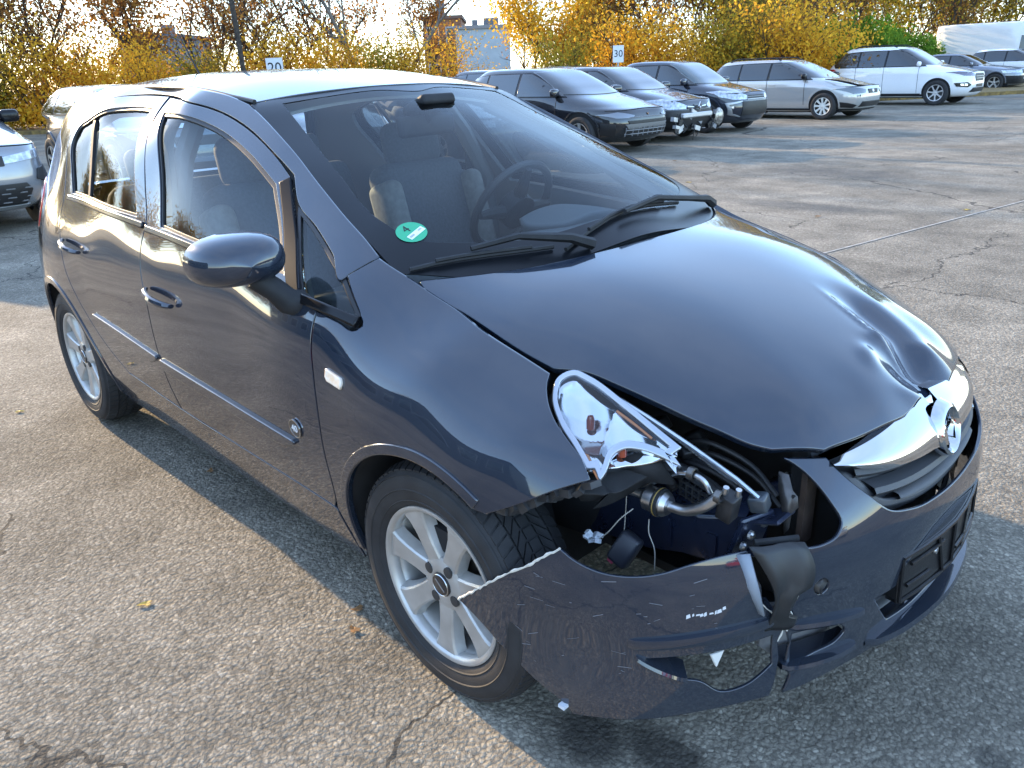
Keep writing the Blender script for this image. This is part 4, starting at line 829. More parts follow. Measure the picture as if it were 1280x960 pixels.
# steering wheel
q = MB(); wc = Vector((-.90, .345, .965)); ax = Vector((-.86, 0, .50)).normalized(); e1 = Vector((0, 1, 0)); e2 = ax.cross(e1)
n = 48; ring_pts = [wc+(e1*math.cos(2*math.pi*i/n)+e2*math.sin(2*math.pi*i/n))*.182 for i in range(n+1)]; q.tube(ring_pts, .0155, 10, False); sw = q.build('steering_wheel', mat('wheel_leather', (.03, .03, .032), .5), car)
q = MB(); 
for a in (0, 180, 265): q.tube([wc-ax*-.0+(e1*math.cos(R(a))+e2*math.sin(R(a)))*r_-ax*.02 for r_ in (.04, .11, .18)], [.03, .022, .014], 8)
q.build('wheel_spoke', black_plastic, sw); q = MB(); q.tube([wc-ax*.05, wc+ax*.005, wc+ax*.02], [.07, .075, .05], 20); q.build('horn_pad', black_plastic, sw)
# instrument hood
panel('instrument_hood', lambda x, y: np.stack([np.asarray(x, float), np.asarray(y, float), .985-.9*(np.asarray(y)-.36)**2-.3*(np.asarray(x)+.62)**2*4*.3], -1), [(-.52, .20), (-.50, .36), (-.52, .52), (-.66, .56), (-.72, .52, 1), (-.73, .36), (-.72, .20, 1), (-.66, .16)], dash_mat, db, res=.03, thick=.06, lip=.015)
for sg in (-1, 1):
    st_ = rounded('front_seat', (-1.12, sg*.36, .47), (.52, .48, .18), cloth, car, .06)
    rounded('seat_back', (-.30, 0, .34), (.16, .44, .60), cloth, st_, .06, (0, R(-17), 0))
    for s2 in (-1, 1): rounded('seat_bolster', (-.235, s2*.215, .31), (.17, .09, .54), beige_cloth, st_, .04, (0, R(-17), 0))
    rounded('head_rest', (-.395, 0, .70), (.11, .27, .18), cloth, st_, .05, (0, R(-12), 0))
    q = MB(); q.tube([(-.37, -.05, .58), (-.39, -.05, .67)], .006, 6); q.tube([(-.37, .05, .58), (-.39, .05, .67)], .006, 6); q.build('head_rest_post', steel, st_)
bn = rounded('rear_bench', (-2.05, 0, .45), (.46, 1.20, .22), cloth, car, .06); rounded('bench_back', (-.27, 0, .32), (.16, 1.20, .56), cloth, bn, .06, (0, R(-22), 0))
for yy in (-.36, .36): rounded('head_rest', (-.40, yy, .66), (.10, .24, .14), cloth, bn, .04, (0, R(-15), 0))
rvm = rounded('interior_mirror', (-.95, 0.0, 1.280), (.03, .27, .07), black_plastic, car, .014, (0, R(-8), R(8)))
q = MB(); q.tube([(-.945, .0, 1.29), (-.92, .0, 1.36)], .012, 8); q.build('mirror_stalk', black_plastic, car)
rounded('sensor_cover', (-.93, 0, 1.345), (.13, .14, .035), black_plastic, car, .012, (0, R(-21), 0))
for sg in (-1, 1):   # seat belts and pillar trims
    q = MB(); q.tube([(-1.50, sg*.645, 1.22), (-1.47, sg*.66, .95), (-1.45, sg*.68, .5)], .016, 6); q.build('seat_belt', mat('belt_webbing', (.03, .03, .03), .8), car)
    q = MB(); q.tube([(-1.16, sg*.48, 1.315), (-.9, sg*.525, 1.215), (-.65, sg*.570, 1.110), (-.4, sg*.615, 1.005), (-.30, sg*.64, .95)], .024, 8); q.build('pillar_trim', grey_trim, car)
    q = MB(); q.tube([(-1.52, sg*.53, 1.35), (-1.48, sg*.63, 1.2), (-1.43, sg*.71, 1.0), (-1.42, sg*.73, .6)], .035, 8); q.build('pillar_trim', grey_trim, car)
# --- tail end
def rear_s(t, z):
    t = np.asarray(t, float); z = np.asarray(z, float); w = SIDE(np.full_like(z, -2.93), z)
    d = .22*np.clip(1-((z-.55)/.95)**2, .15, 1)
    lean = np.where(z > 1.0, (z-1.0)*.62, 0)
    return np.stack([-2.925-d*np.clip(1-np.abs(t)**3.2, 0, 1)+lean*1.0*(1-.0*t), w*t, z], -1)
panel('rear_bumper', rear_s, [(-1, .25, 1), (1, .25, 1), (1, .60, 1), (-1, .60, 1)], paint, car, out=(-1, 0, 0), res=.06, thick=.02)
panel('tailgate', rear_s, [(-1, .61, 1), (1, .61, 1), (1, 1.0, 1), (-1, 1.0, 1)], paint, car, out=(-1, 0, 0), res=.06, thick=.02)
rg_o = [(-2.90, -.60, 1), (-2.90, .60, 1), (-2.70, .44, 1), (-2.70, -.44, 1)]
panel('rear_window', lambda x, y: np.stack([np.asarray(x, float), np.asarray(y, float), 1.03+(np.asarray(x)+2.93)*1.72-.10*np.asarray(y)**2], -1), rg_o, side_glass, car, out=(-.8, 0, .5), res=.08, thick=.006)
# ---------------------------------------------------------------- ground
def asphalt_mat():
    m = bpy.data.materials.new('weathered_asphalt'); m.use_nodes = True; n, l = m.node_tree.nodes, m.node_tree.links; b = n['Principled BSDF']
    t = n.new('ShaderNodeTexCoord'); P = t.outputs['Object']
    def noise(s, d=4, r=.55, v=P):
        x = n.new('ShaderNodeTexNoise'); x.inputs['Scale'].default_value = s; x.inputs['Detail'].default_value = d; x.inputs['Roughness'].default_value = r; l.new(v, x.inputs['Vector']); return x
    def vor(s, f='F1', v=P, rnd=1.):
        x = n.new('ShaderNodeTexVoronoi'); x.feature = f; x.inputs['Scale'].default_value = s; x.inputs['Randomness'].default_value = rnd; l.new(v, x.inputs['Vector']); return x
    def ramp(src, *st):
        r = n.new('ShaderNodeValToRGB'); e = r.color_ramp.elements
        while len(e) < len(st): e.new(.5)
        for k, (p, c) in enumerate(st): e[k].position = p; e[k].color = (*c, 1) if isinstance(c, tuple) else (c, c, c, 1)
        l.new(src, r.inputs['Fac']); return r.outputs['Color']
    def mixc(fac, a, bb, mode='MIX'):
        x = n.new('ShaderNodeMix'); x.data_type = 'RGBA'; x.blend_type = mode
        for s, v in (('Factor', fac), ('A', a), ('B', bb)):
            if isinstance(v, (int, float)): x.inputs[s].default_value = v
            elif isinstance(v, tuple): x.inputs[s].default_value = (*v, 1)
            else: l.new(v, x.inputs[s])
        return x.outputs['Result']
    def math_(op, a, bb=0.):
        x = n.new('ShaderNodeMath'); x.operation = op
        for i, v in enumerate((a, bb)):
            if isinstance(v, (int, float)): x.inputs[i].default_value = v
            else: l.new(v, x.inputs[i])
        return x.outputs[0]
    # warp so the stones are not round cells
    wz = noise(70, 2); wa = n.new('ShaderNodeVectorMath'); wa.operation = 'MULTIPLY_ADD'; l.new(wz.outputs['Color'], wa.inputs[0]); wa.inputs[1].default_value = (.012, .012, .012); l.new(P, wa.inputs[2])
    st = vor(88, 'F1', wa.outputs[0]); st2 = vor(200, 'F1', wa.outputs[0]); fine = noise(420, 2); mid = noise(28, 5, .6); big = noise(.55, 6, .62); patch = noise(2.6, 5, .6)
    stone = ramp(st.outputs['Color'], (.0, (.145, .130, .102)), (.35, (.235, .212, .168)), (.75, (.31, .280, .222)), (1., (.45, .41, .33)))
    binder = ramp(fine.outputs['Fac'], (.3, (.105, .094, .077)), (.7, (.23, .208, .168)))
    gap = ramp(st.outputs['Distance'], (.42, 0.), (.70, 1.))
    c = mixc(gap, stone, binder)
    c = mixc(.75, c, ramp(mid.outputs['Fac'], (.3, .70), (.7, 1.25)), 'MULTIPLY')
    c = mixc(.85, c, ramp(patch.outputs['Fac'], (.32, .66), (.68, 1.18)), 'MULTIPLY')
    c = mixc(.9, c, ramp(big.outputs['Fac'], (.36, .60), (.62, 1.10)), 'MULTIPLY')
    # cracks and old seams
    dz = noise(1.1, 5, .65); da = n.new('ShaderNodeVectorMath'); da.operation = 'MULTIPLY_ADD'; l.new(dz.outputs['Color'], da.inputs[0]); da.inputs[1].default_value = (.9, .9, 0); l.new(P, da.inputs[2])
    ck = vor(.42, 'DISTANCE_TO_EDGE', da.outputs[0]); crack = math_('LESS_THAN', ck.outputs['Distance'], .0032)
    cm = math_('MULTIPLY', crack, math_('GREATER_THAN', noise(.35, 2).outputs['Fac'], .47))
    c = mixc(math_('MULTIPLY', cm, .75), c, (.03, .028, .025))
    # oil and water stains: where they lie, how big
    sx = n.new('ShaderNodeSeparateXYZ'); l.new(P, sx.inputs[0]); wob = math_('MULTIPLY', math_('SUBTRACT', noise(9, 4, .6).outputs['Fac'], .5), .30)
    wet = None
    for (x0, y0, rx, ry, k) in ((.36, -.70, .11, .10, .8), (.52, -.62, .16, .07, .75), (-1.45, -.35, .35, .25, .45), (-4.1, 4.3, .7, .5, .5), (-5.4, 6.2, 1., .4, .5), (-1.0, 1.9, .5, .3, .35), (-5.5, -1.2, 1.4, .5, .45), (-1.9, -1.75, .5, .32, .35), (1.05, -.15, .05, .04, .55), (-2.6, 6.3, .9, .3, .5), (-3.5, 9., 1.2, .5, .45)):
        ex = math_('POWER', math_('DIVIDE', math_('SUBTRACT', sx.outputs[0], x0), rx), 2.); ey = math_('POWER', math_('DIVIDE', math_('SUBTRACT', sx.outputs[1], y0), ry), 2.)
        d = math_('ADD', math_('SQRT', math_('ADD', ex, ey)), math_('MULTIPLY', wob, 3.))
        r = n.new('ShaderNodeMapRange'); r.inputs['From Min'].default_value = 1.15; r.inputs['From Max'].default_value = .55; r.inputs['To Max'].default_value = k; l.new(d, r.inputs['Value'])
        wet = r.outputs[0] if wet is None else math_('MAXIMUM', wet, r.outputs[0])
    c = mixc(wet, c, (.022, .021, .020))
    l.new(c, b.inputs['Base Color'])
    rg = math_('SUBTRACT', .92, math_('MULTIPLY', wet, .35)); l.new(rg, b.inputs['Roughness']); b.inputs['Specular IOR Level'].default_value = .25
    # relief
    h = math_('ADD', math_('MULTIPLY', math_('SUBTRACT', 1., st.outputs['Distance']), .55), math_('ADD', math_('MULTIPLY', fine.outputs['Fac'], .25), math_('MULTIPLY', mid.outputs['Fac'], 1.1)))
    h = math_('ADD', h, math_('MULTIPLY', st2.outputs['Distance'], -.2)); h = math_('SUBTRACT', h, math_('MULTIPLY', cm, 1.5))
    k = n.new('ShaderNodeBump'); k.inputs['Strength'].default_value = .75; k.inputs['Distance'].default_value = .011; l.new(h, k.inputs['Height']); l.new(k.outputs['Normal'], b.inputs['Normal'])
    return m
g = MB(); g.add([(-300, -300, 0), (300, -300, 0), (300, 300, 0), (-300, 300, 0)], [(0, 1, 2, 3)])
tag(g.build('ground', asphalt_mat(), None, False), kind='structure')
# faded parking lines, thin sheets on the asphalt
line_m = mat('worn_line_paint', (.20, .195, .18), .9, color2=(.34, .33, .30), vscale=14, bump=.4, bscale=150)
def lot_line(a, b, w=.045):
    a, b = Vector(a), Vector(b); d = (b-a).normalized(); s = Vector((-d.y, d.x))*w/2
    m_ = MB(); m_.add([(*(a-s), .004), (*(b-s), .004), (*(b+s), .004), (*(a+s), .004)], [(0, 1, 2, 3)]); o = m_.build('painted_line', line_m, None, False); tag(o, kind='structure'); return o
lot_line((-1.55, 3.6), (-.2, 12.6), .022)
# lot frame: D metres into the picture plane's depth direction from the pay point, L metres to its right
def at(D, L): return Vector((1.265-.7201*D+.6939*L, -1.776+.6939*D+.7201*L, 0))
# verge under the planting
vg = MB(); N_ = 40
V = []; F = []
rnd = random.Random(2)
for i in range(N_+1):
    L = -34+84*i/N_; d0 = 27.5 if L < 6 else 27.5+(L-6)*.18
    a = at(d0+rnd.uniform(-.15, .15), L); b_ = at(d0+30, L)
    V += [(a.x, a.y, 0.), (a.x, a.y, .12), (b_.x, b_.y, .35)]
for i in range(N_): F += [(i*3, i*3+1, i*3+4, i*3+3), (i*3+1, i*3+2, i*3+5, i*3+4)]
vg.add(V, F); tag(vg.build('verge', mat('leaf_litter', (.10, .07, .03), .95, color2=(.26, .17, .05), vscale=9, bump=.8, bscale=40), None, False), kind='structure')
# ---------------------------------------------------------------- planting
def leaf_mat(name, cols, tr=.5):
    m = bpy.data.materials.new(name); m.use_nodes = True; n, l = m.node_tree.nodes, m.node_tree.links; n.remove(n['Principled BSDF'])
    t = n.new('ShaderNodeTexCoord'); x = n.new('ShaderNodeTexWhiteNoise'); q = n.new('ShaderNodeVectorMath'); q.operation = 'SNAP'; q.inputs[1].default_value = (.16, .16, .16)
    l.new(t.outputs['Object'], q.inputs[0]); l.new(q.outputs[0], x.inputs['Vector'])
    x2 = n.new('ShaderNodeTexNoise'); x2.inputs['Scale'].default_value = .9; l.new(t.outputs['Object'], x2.inputs['Vector'])
    mm = n.new('ShaderNodeMath'); mm.operation = 'MULTIPLY_ADD'; l.new(x.outputs['Value'], mm.inputs[0]); mm.inputs[1].default_value = .5; l.new(x2.outputs['Fac'], mm.inputs[2])
    sb = n.new('ShaderNodeMath'); sb.operation = 'SUBTRACT'; sb.use_clamp = True; l.new(mm.outputs[0], sb.inputs[0]); sb.inputs[1].default_value = .25
    r = n.new('ShaderNodeValToRGB'); e = r.color_ramp.elements
    while len(e) < len(cols): e.new(.5)
    for i, c in enumerate(cols): e[i].position = i/(len(cols)-1); e[i].color = (*c, 1)
    l.new(sb.outputs[0], r.inputs['Fac'])
    d = n.new('ShaderNodeBsdfDiffuse'); tl = n.new('ShaderNodeBsdfTranslucent'); s = n.new('ShaderNodeMixShader'); s.inputs['Fac'].default_value = tr
    l.new(r.outputs['Color'], d.inputs['Color']); l.new(r.outputs['Color'], tl.inputs['Color']); l.new(d.outputs[0], s.inputs[1]); l.new(tl.outputs[0], s.inputs[2]); l.new(s.outputs[0], n['Material Output'].inputs['Surface'])
    return m
LM = dict(yellow=leaf_mat('yellow_leaves', [(.20, .075, .02), (.60, .27, .03), (.80, .50, .05), (.74, .40, .04), (.34, .33, .05)]),
          gold=leaf_mat('golden_leaves', [(.34, .17, .03), (.66, .40, .04), (.58, .40, .05), (.32, .30, .045)]),
          brown=leaf_mat('brown_leaves', [(.14, .065, .03), (.34, .16, .045), (.58, .34, .06)]),
          green=leaf_mat('laurel_leaves', [(.03, .075, .015), (.09, .19, .025), (.20, .32, .04), (.08, .14, .025)], .45),
          olive=leaf_mat('olive_leaves', [(.14, .12, .03), (.32, .28, .04), (.48, .32, .04), (.18, .20, .035)]))
bark = mat('bark', (.045, .036, .028), .95, var=.4, vscale=12, bump=.5, bscale=30)
birch_bark = mat('grey_bark', (.13, .115, .095), .9, var=.35, vscale=10)
def grow_tree(seed, H, stems, spread, levels=4, r0=.09, droop=0., up=.55, first=.25, leafn=2500, leaf=.10, leaf_zone=(.2, 1.), lscatter=.35, kids=4, leaf_low=False):
    rd = random.Random(seed); tb = MB(); tips = []
    def branch(p, d, L, r, lev):
        n = 5 if lev < 2 else 3; pts = [p.copy()]; rr = [r]
        for i in range(n):
            d = (d+Vector((rd.uniform(-1, 1), rd.uniform(-1, 1), rd.uniform(-.6, .6)+(up*.35 if lev < 2 else 0)-droop*lev))*.22).normalized()
            p = p+d*L/n; pts.append(p.copy()); rr.append(max(.004, r*(1-.75*(i+1)/n)))
            if lev >= 2: tips.append(p.copy())
            if lev < levels-1 and (i >= 1 or lev > 0):
                for _ in range(kids if i < n-1 else kids-1):
                    if rd.random() < .62:
                        a = rd.uniform(0, 2*math.pi); o = d.orthogonal().normalized(); o2 = d.cross(o); nd = (d*rd.uniform(.5, 1.)+(o*math.cos(a)+o2*math.sin(a))*rd.uniform(.5, 1.)+Vector((0, 0, up*.5-droop))).normalized()
                        branch(p, nd, L*rd.uniform(.35, .6), rr[-1]*.7, lev+1)
        tb.tube(pts, rr, 6 if lev < 1 else (4 if lev < 2 else 3), False)
    for s in range(stems):
        a = 2*math.pi*s/stems+rd.uniform(-.4, .4); b = Vector((math.cos(a)*spread*.12*(stems > 1), math.sin(a)*spread*.12*(stems > 1), -.05))
        branch(b, Vector((math.cos(a)*spread*.32*(1 if stems > 1 else .12), math.sin(a)*spread*.32*(1 if stems > 1 else .12), 1)).normalized(), H*rd.uniform(.62, .85), r0*rd.uniform(.7, 1.), 0)
    T = np.array([tuple(t) for t in tips]); rs = np.random.RandomState(seed)
    ok = (T[:, 2] > leaf_zone[0]*H) & (T[:, 2] < leaf_zone[1]*H*1.2); T = T[ok] if ok.sum() > 10 else T
    wts = np.ones(len(T))
    if leaf_low: wts = np.clip(1.15-T[:, 2]/H, .04, 1)**1.6
    idx = rs.choice(len(T), leafn, p=wts/wts.sum()); c = T[idx]+rs.normal(0, lscatter, (leafn, 3))*[1, 1, .8]; c[:, 2] = np.maximum(c[:, 2], .15)
    if leaf_low:   # skirt of low growth filling the foot
        m_ = leafn*2//5; rr_ = 1.7*np.sqrt(rs.uniform(0, 1, m_)); tt_ = rs.uniform(0, 2*np.pi, m_); zz_ = rs.uniform(.1, 1., m_)**.8*(1.5+.5*np.sin(3*tt_+seed))*np.clip(1.25-rr_/2.2, .3, 1)
        c[:m_] = np.stack([rr_*np.cos(tt_), rr_*np.sin(tt_), zz_+.1], 1)+rs.normal(0, .1, (m_, 3))
    a = rs.normal(size=(leafn, 3)); a /= np.linalg.norm(a, axis=1)[:, None]; b = np.cross(a, rs.normal(size=(leafn, 3))); b /= np.linalg.norm(b, axis=1)[:, None]
    s = leaf*rs.uniform(.55, 1.25, (leafn, 1)); V = np.stack([c-a*s, c+b*s*.55, c+a*s, c-b*s*.55], 1).reshape(-1, 3)
    F = np.arange(leafn*4).reshape(-1, 4)
    lm = bpy.data.meshes.new('crown'); lm.from_pydata(V.tolist(), [], F.tolist()); lm.update()
    tm = bpy.data.meshes.new('trunk'); tm.from_pydata(tb.v, [], tb.f); tm.update(); tm.shade_smooth()
    return tm, lm
PROTO = {}
for k in range(4): PROTO['bush', k] = (*grow_tree(10+k, 3.6+.3*k, 5+k, 1.6, 3, .05, up=.5, leafn=6500, leaf=.085, leaf_zone=(.08, .95), lscatter=.42, kids=3, leaf_low=True), bark, LM['yellow' if k != 2 else 'olive'])
for k in range(2): PROTO['gold', k] = (*grow_tree(30+k, 5.6, 3, 1.2, 4, .10, up=.45, leafn=9000, leaf=.10, leaf_zone=(.2, 1.), lscatter=.38, kids=3), bark, LM['gold'])
for k in range(3): PROTO['sparse', k] = (*grow_tree(40+k, 7.5, 3 if k < 2 else 1, 1.1, 4, .11, up=.7, leafn=2600, leaf=.09, leaf_zone=(.35, 1.), lscatter=.2, kids=3), bark, LM['brown'])
PROTO['olive', 0] = (*grow_tree(50, 6., 4, 1.3, 4, .09, up=.55, leafn=6000, leaf=.09, leaf_zone=(.2, 1.), lscatter=.4, kids=3), bark, LM['olive'])
PROTO['birch', 0] = (*grow_tree(60, 8.5, 2, 1.3, 4, .14, up=.65, droop=.10, leafn=900, leaf=.06, leaf_zone=(.3, 1.), lscatter=.25, kids=3), birch_bark, LM['brown'])
def hedge_mesh(seed, n=9000):
    rs = np.random.RandomState(seed); th = rs.uniform(0, 2*np.pi, n); ph = np.arccos(rs.uniform(-.2, 1, n)); lump = 1+.18*np.sin(3*th+seed)+.14*np.sin(5*ph*2+2*th)+.10*np.sin(9*th+4*ph)
    r = lump*rs.uniform(.72, 1.03, n); c = np.stack([1.75*r*np.sin(ph)*np.cos(th), 1.45*r*np.sin(ph)*np.sin(th), .15+2.6*np.abs(r*np.cos(ph))**.8*np.sign(np.cos(ph))+0*th], 1); c[:, 2] = np.maximum(c[:, 2], .1)
    a = rs.normal(size=(n, 3)); a /= np.linalg.norm(a, axis=1)[:, None]; b = np.cross(a, rs.normal(size=(n, 3))); b /= np.linalg.norm(b, axis=1)[:, None]; s = .10*rs.uniform(.6, 1.3, (n, 1))
    V = np.stack([c-a*s, c+b*s*.5, c+a*s, c-b*s*.5], 1).reshape(-1, 3); lm = bpy.data.meshes.new('foliage'); lm.from_pydata(V.tolist(), [], np.arange(4*n).reshape(-1, 4).tolist()); lm.update()
    t = MB(); rd = random.Random(seed)
    for k in range(7): a_ = rd.uniform(0, 6.28); t.tube([(0.2*math.cos(a_), .2*math.sin(a_), -.05), (.6*math.cos(a_), .6*math.sin(a_), 1.2), (1.0*math.cos(a_), .9*math.sin(a_), 2.1)], [.05, .035, .015], 5, False)
    tm = bpy.data.meshes.new('stems'); tm.from_pydata(t.v, [], t.f); tm.update(); return tm, lm, bark, LM['green']
for k in range(2): PROTO['hedge', k] = hedge_mesh(70+k)
LABEL = dict(bush=('autumn_shrub', 'yellow leaved autumn shrub in the thicket behind the parked cars', 'shrub', 'yellow shrubs along the lot edge'),
             gold=('golden_tree', 'rounded golden autumn tree beside the pale flat-roofed building', 'tree', 'golden trees by the pale building'),
             sparse=('bare_tree', 'tall thin nearly bare tree with a few brown leaves', 'tree', 'bare trees along the lot edge'),
             olive=('olive_tree', 'olive and yellow leaved tree rising behind the green hedge', 'tree', 'olive trees behind the hedge'),
             birch=('birch_tree', 'large grey-barked tree with forked bare limbs and hanging twigs', 'tree', None),
             hedge=('laurel_bush', 'dense bright green laurel bush behind the silver and white cars', 'bush', 'green laurel bushes'))
ZONES = [(-24, 'past the far end of the thicket'), (-19, 'behind the silver grey crossover'), (-13, 'near the dark grey building'), (-9, 'beside the leaning pole'), (-6, 'beyond the roof of the damaged hatchback'), (-2.2, 'under the large forked tree'), (1.6, 'below the pale building'), (5, 'behind the sign reading 30'), (9, 'behind the black parked cars'), (14, 'among the green laurels'), (99, 'beyond the green laurels')]
LOOK = {'bush': ['low yellow autumn shrub %s', 'spreading orange-yellow shrub %s', 'upright yellow autumn shrub %s', 'tall yellow-leaved shrub %s'], 'sparse': ['tall thin nearly bare tree standing %s', 'many-stemmed bare tree with brown leaves %s', 'single-stemmed bare tree with brown leaves %s'], 'olive': ['olive and yellow leaved tree %s'], 'gold': ['rounded golden autumn tree %s', 'smaller golden autumn tree %s'], 'hedge': ['dense bright green laurel bush %s', 'lumpy bright green laurel bush %s'], 'birch': ['large grey-barked tree with forked bare limbs and hanging twigs']}
def plant(kind, k, pos, sc=1., rz=0., label=None, leafmat=None):
    tm, lm, bm_, lmat = PROTO[kind, k]; nm, lb, ct, gp = LABEL[kind]
    Lp = (pos.x-1.265)*.6939+(pos.y+1.776)*.7201; zt = next(t for a, t in ZONES if Lp < a)
    if kind == 'hedge': zt = 'behind the silver estate' if Lp < 12.5 else ('behind the white crossover' if Lp < 17.5 else 'beside the white delivery van')
    lb = LOOK[kind][k] % zt if '%s' in LOOK[kind][k] else LOOK[kind][k]; gp = gp and gp+', '+zt
    if kind == 'bush' and sc < .5: lb = 'small '+lb
    if kind == 'bush' and pos.z == 0 and (-.7201*(pos.x-1.265)+.6939*(pos.y+1.776)) > 31.5: lb = lb+', in the rear rank'
    o = thing(nm, label or lb, ct, (pos.x, pos.y, .1), rz, None if label else gp); o.scale = (sc, sc, sc*random.Random(int(pos.x*100)).uniform(.92, 1.08))
    a = link('trunk' if kind != 'hedge' else 'stems', tm, bm_, o); b = link('crown' if kind != 'hedge' else 'foliage', lm, lmat, o); return o
rd = random.Random(77)
# thicket along the far edge
L = -27.
i = 0
while L < 12.:
    D = 29+rd.uniform(-.6, .9)
    if not (-1.6 < L < 1.4): plant('bush', i % 4, at(D, L), rd.uniform(.58, .84), rd.uniform(0, 6.28))
    else: plant('bush', i % 4, at(D, L), rd.uniform(.34, .42), rd.uniform(0, 6.28))
    i += 1; L += rd.uniform(1.2, 1.9)
for L, D, s in ((-24, 33, .9), (-21, 32.5, 1.), (-16, 33, .8), (-12.5, 32.5, .95), (-5.5, 33, .9), (8.5, 34, .9), (11, 34.5, 1.), (14.5, 36, .95)): plant('bush', i % 4, at(D, L), s*.72, L); i += 1
for j, (L, D, s) in enumerate(((-25.5, 30.5, .9), (-22.5, 31, 1.), (-19.6, 31, .85), (-17, 30.5, 1.05), (-15.2, 31.2, .9), (-12.8, 30.6, 1.05), (-9.6, 31, .9), (-7.6, 30.5, .8), (5.0, 33, .95), (7.6, 33.5, 1.), (12.6, 36, 1.05), (16.8, 40, 1.), (23, 44, 1.), (-27, 32, 1.1), (-24, 33.5, 1.), (-21, 33, 1.1), (-18.2, 32.6, 1.), (-14, 33, 1.1), (-11.2, 32.5, 1.05), (-6.4, 33, 1.), (-2.6, 33.4, .9), (1.2, 38, .8), (6.3, 35, 1.1), (9.8, 36, 1.1))): plant('sparse', j % 3, at(D, L), s*.85, 2.1*j)
plant('birch', 0, at(31.5, -4.3), .95, 1.1)
for j, (L, D, s) in enumerate(((2.6, 34, .80), (4.0, 36, .66))): plant('gold', j % 2, at(D, L), s, 1.3*j)
for j, (L, D, s) in enumerate(((9.0, 32.2, .80), (11.5, 37.5, .9), (15.0, 41, 1.0), (18.5, 44, 1.05), (21.5, 46, 1.05), (25, 47, 1.1), (28, 48, 1.15), (31, 48, 1.1))): plant('olive', 0, at(D, L), s, 1.7*j)
for j, (L, D, s) in enumerate(((8.3, 31.2, .62), (9.9, 32.4, .72), (11.6, 33.6, .80), (13.4, 35., .90), (15.2, 36.6, .92), (17.0, 38.2, .88), (18.9, 40., .78), (21., 42., .70))): plant('hedge', j % 2, at(D, L), s, 1.1*j)
for j, (x, y, s) in enumerate(((-36, 1.2, 1.1), (-37.5, -2.2, 1.15), (-36, -5.5, 1.1), (-37, -9, 1.0))): tag(plant('olive', 0, Vector((x, y, 0)), s, j*1.3, 'added olive leaved tree past the silver grey crossover, screening the low sky glare'), group='added glare-screening olive trees past the crossover')  # added out of view to block low sky glare on the car's rear
# trees on the far right and behind the viewer's left, seen in the paint and the glass
for j, (x, y, s) in enumerate(((-26, -22, 1.2), (-21, -25, 1.1), (-33, -16, 1.2), (-36, -9, 1.1), (-15, -26, 1.2))): tag(plant('gold', j % 2, Vector((x, y, 0)), s*1.1, j, 'golden autumn tree standing beyond the grey hall'), group='golden trees by the hall')
# ---------------------------------------------------------------- buildings
def building(name, label, pos, rz, w, d, h, wall, rows=2, cols=6, win=True, roof=(.10, .10, .11), units=()):
    o = thing(name, label, 'building', (pos.x, pos.y, 0), rz)
    m_ = MB(); m_.box((0, 0, h/2), (w, d, h)); wl_ = m_.build('wall', wall, o, False)
    m_ = MB(); m_.box((0, 0, h+.12), (w+.3, d+.3, .24)); rf = m_.build('roof', mat(name+'_roof', roof, .8), o, False)
    for ux, uw, uh in units: m_ = MB(); m_.box((ux, -d*.2, h+.24+uh/2), (uw, 1.2, uh)); m_.build('roof_unit', mat('roof_unit_grey', (.12, .12, .13), .7), rf, False)
    if win:
        gm = mat('dark_window', (.02, .025, .03), .08, coat=.5); fm = mat('window_frame_grey', (.35, .35, .35), .6)
        for r_ in range(rows):
            for c_ in range(cols):
                x = -w/2+w*(c_+.5)/cols; z = h*(r_+.55)/rows; ww, wh = w/cols*.55, h/rows*.42
                for sd in (-1, 1):
                    m_ = MB(); m_.box((x, sd*(d/2+.01), z), (ww+.16, .08, wh+.16)); f_ = m_.build('window', fm, o, False)
                    m_ = MB(); m_.box((x, sd*(d/2+.035), z), (ww, .05, wh)); m_.build('pane', gm, f_, False)
    return o
vr = R(136)-R(90)
building('pale_building', 'pale grey flat-roofed building seen between the golden trees', at(66, -1.15), vr, 3.9, 8, 4.25, mat('pale_render', (.36, .41, .43), .85, var=.08, vscale=1.5), 1, 3, False, (.2, .2, .2), ((-.6, .4, .45), (.6, 1.1, .55)))
building('brick_building', 'brown brick block with a small turret beside the pale building', at(70, -4.3), vr, 2.9, 8, 5.2, mat('brown_brick', (.22, .10, .05), .9, var=.2, vscale=6), 2, 2, True, (.12, .07, .05), ((-.2, .6, 1.2),))
building('grey_building', 'dark grey flat-roofed building half hidden behind bare trees', at(60, -23.), vr, 3.3, 8, 4.2, mat('grey_render', (.16, .16, .17), .85, var=.1, vscale=2), 2, 3, True, (.1, .1, .11), ((.8, .5, .6),))
building('grey_hall', 'long grey sheet-metal hall with dark windows beside the lot', Vector((-15, -21, 0)), R(4), 26, 9, 5.2, mat('hall_sheet', (.10, .105, .11), .6, .2, var=.1, vscale=3), 1, 8)
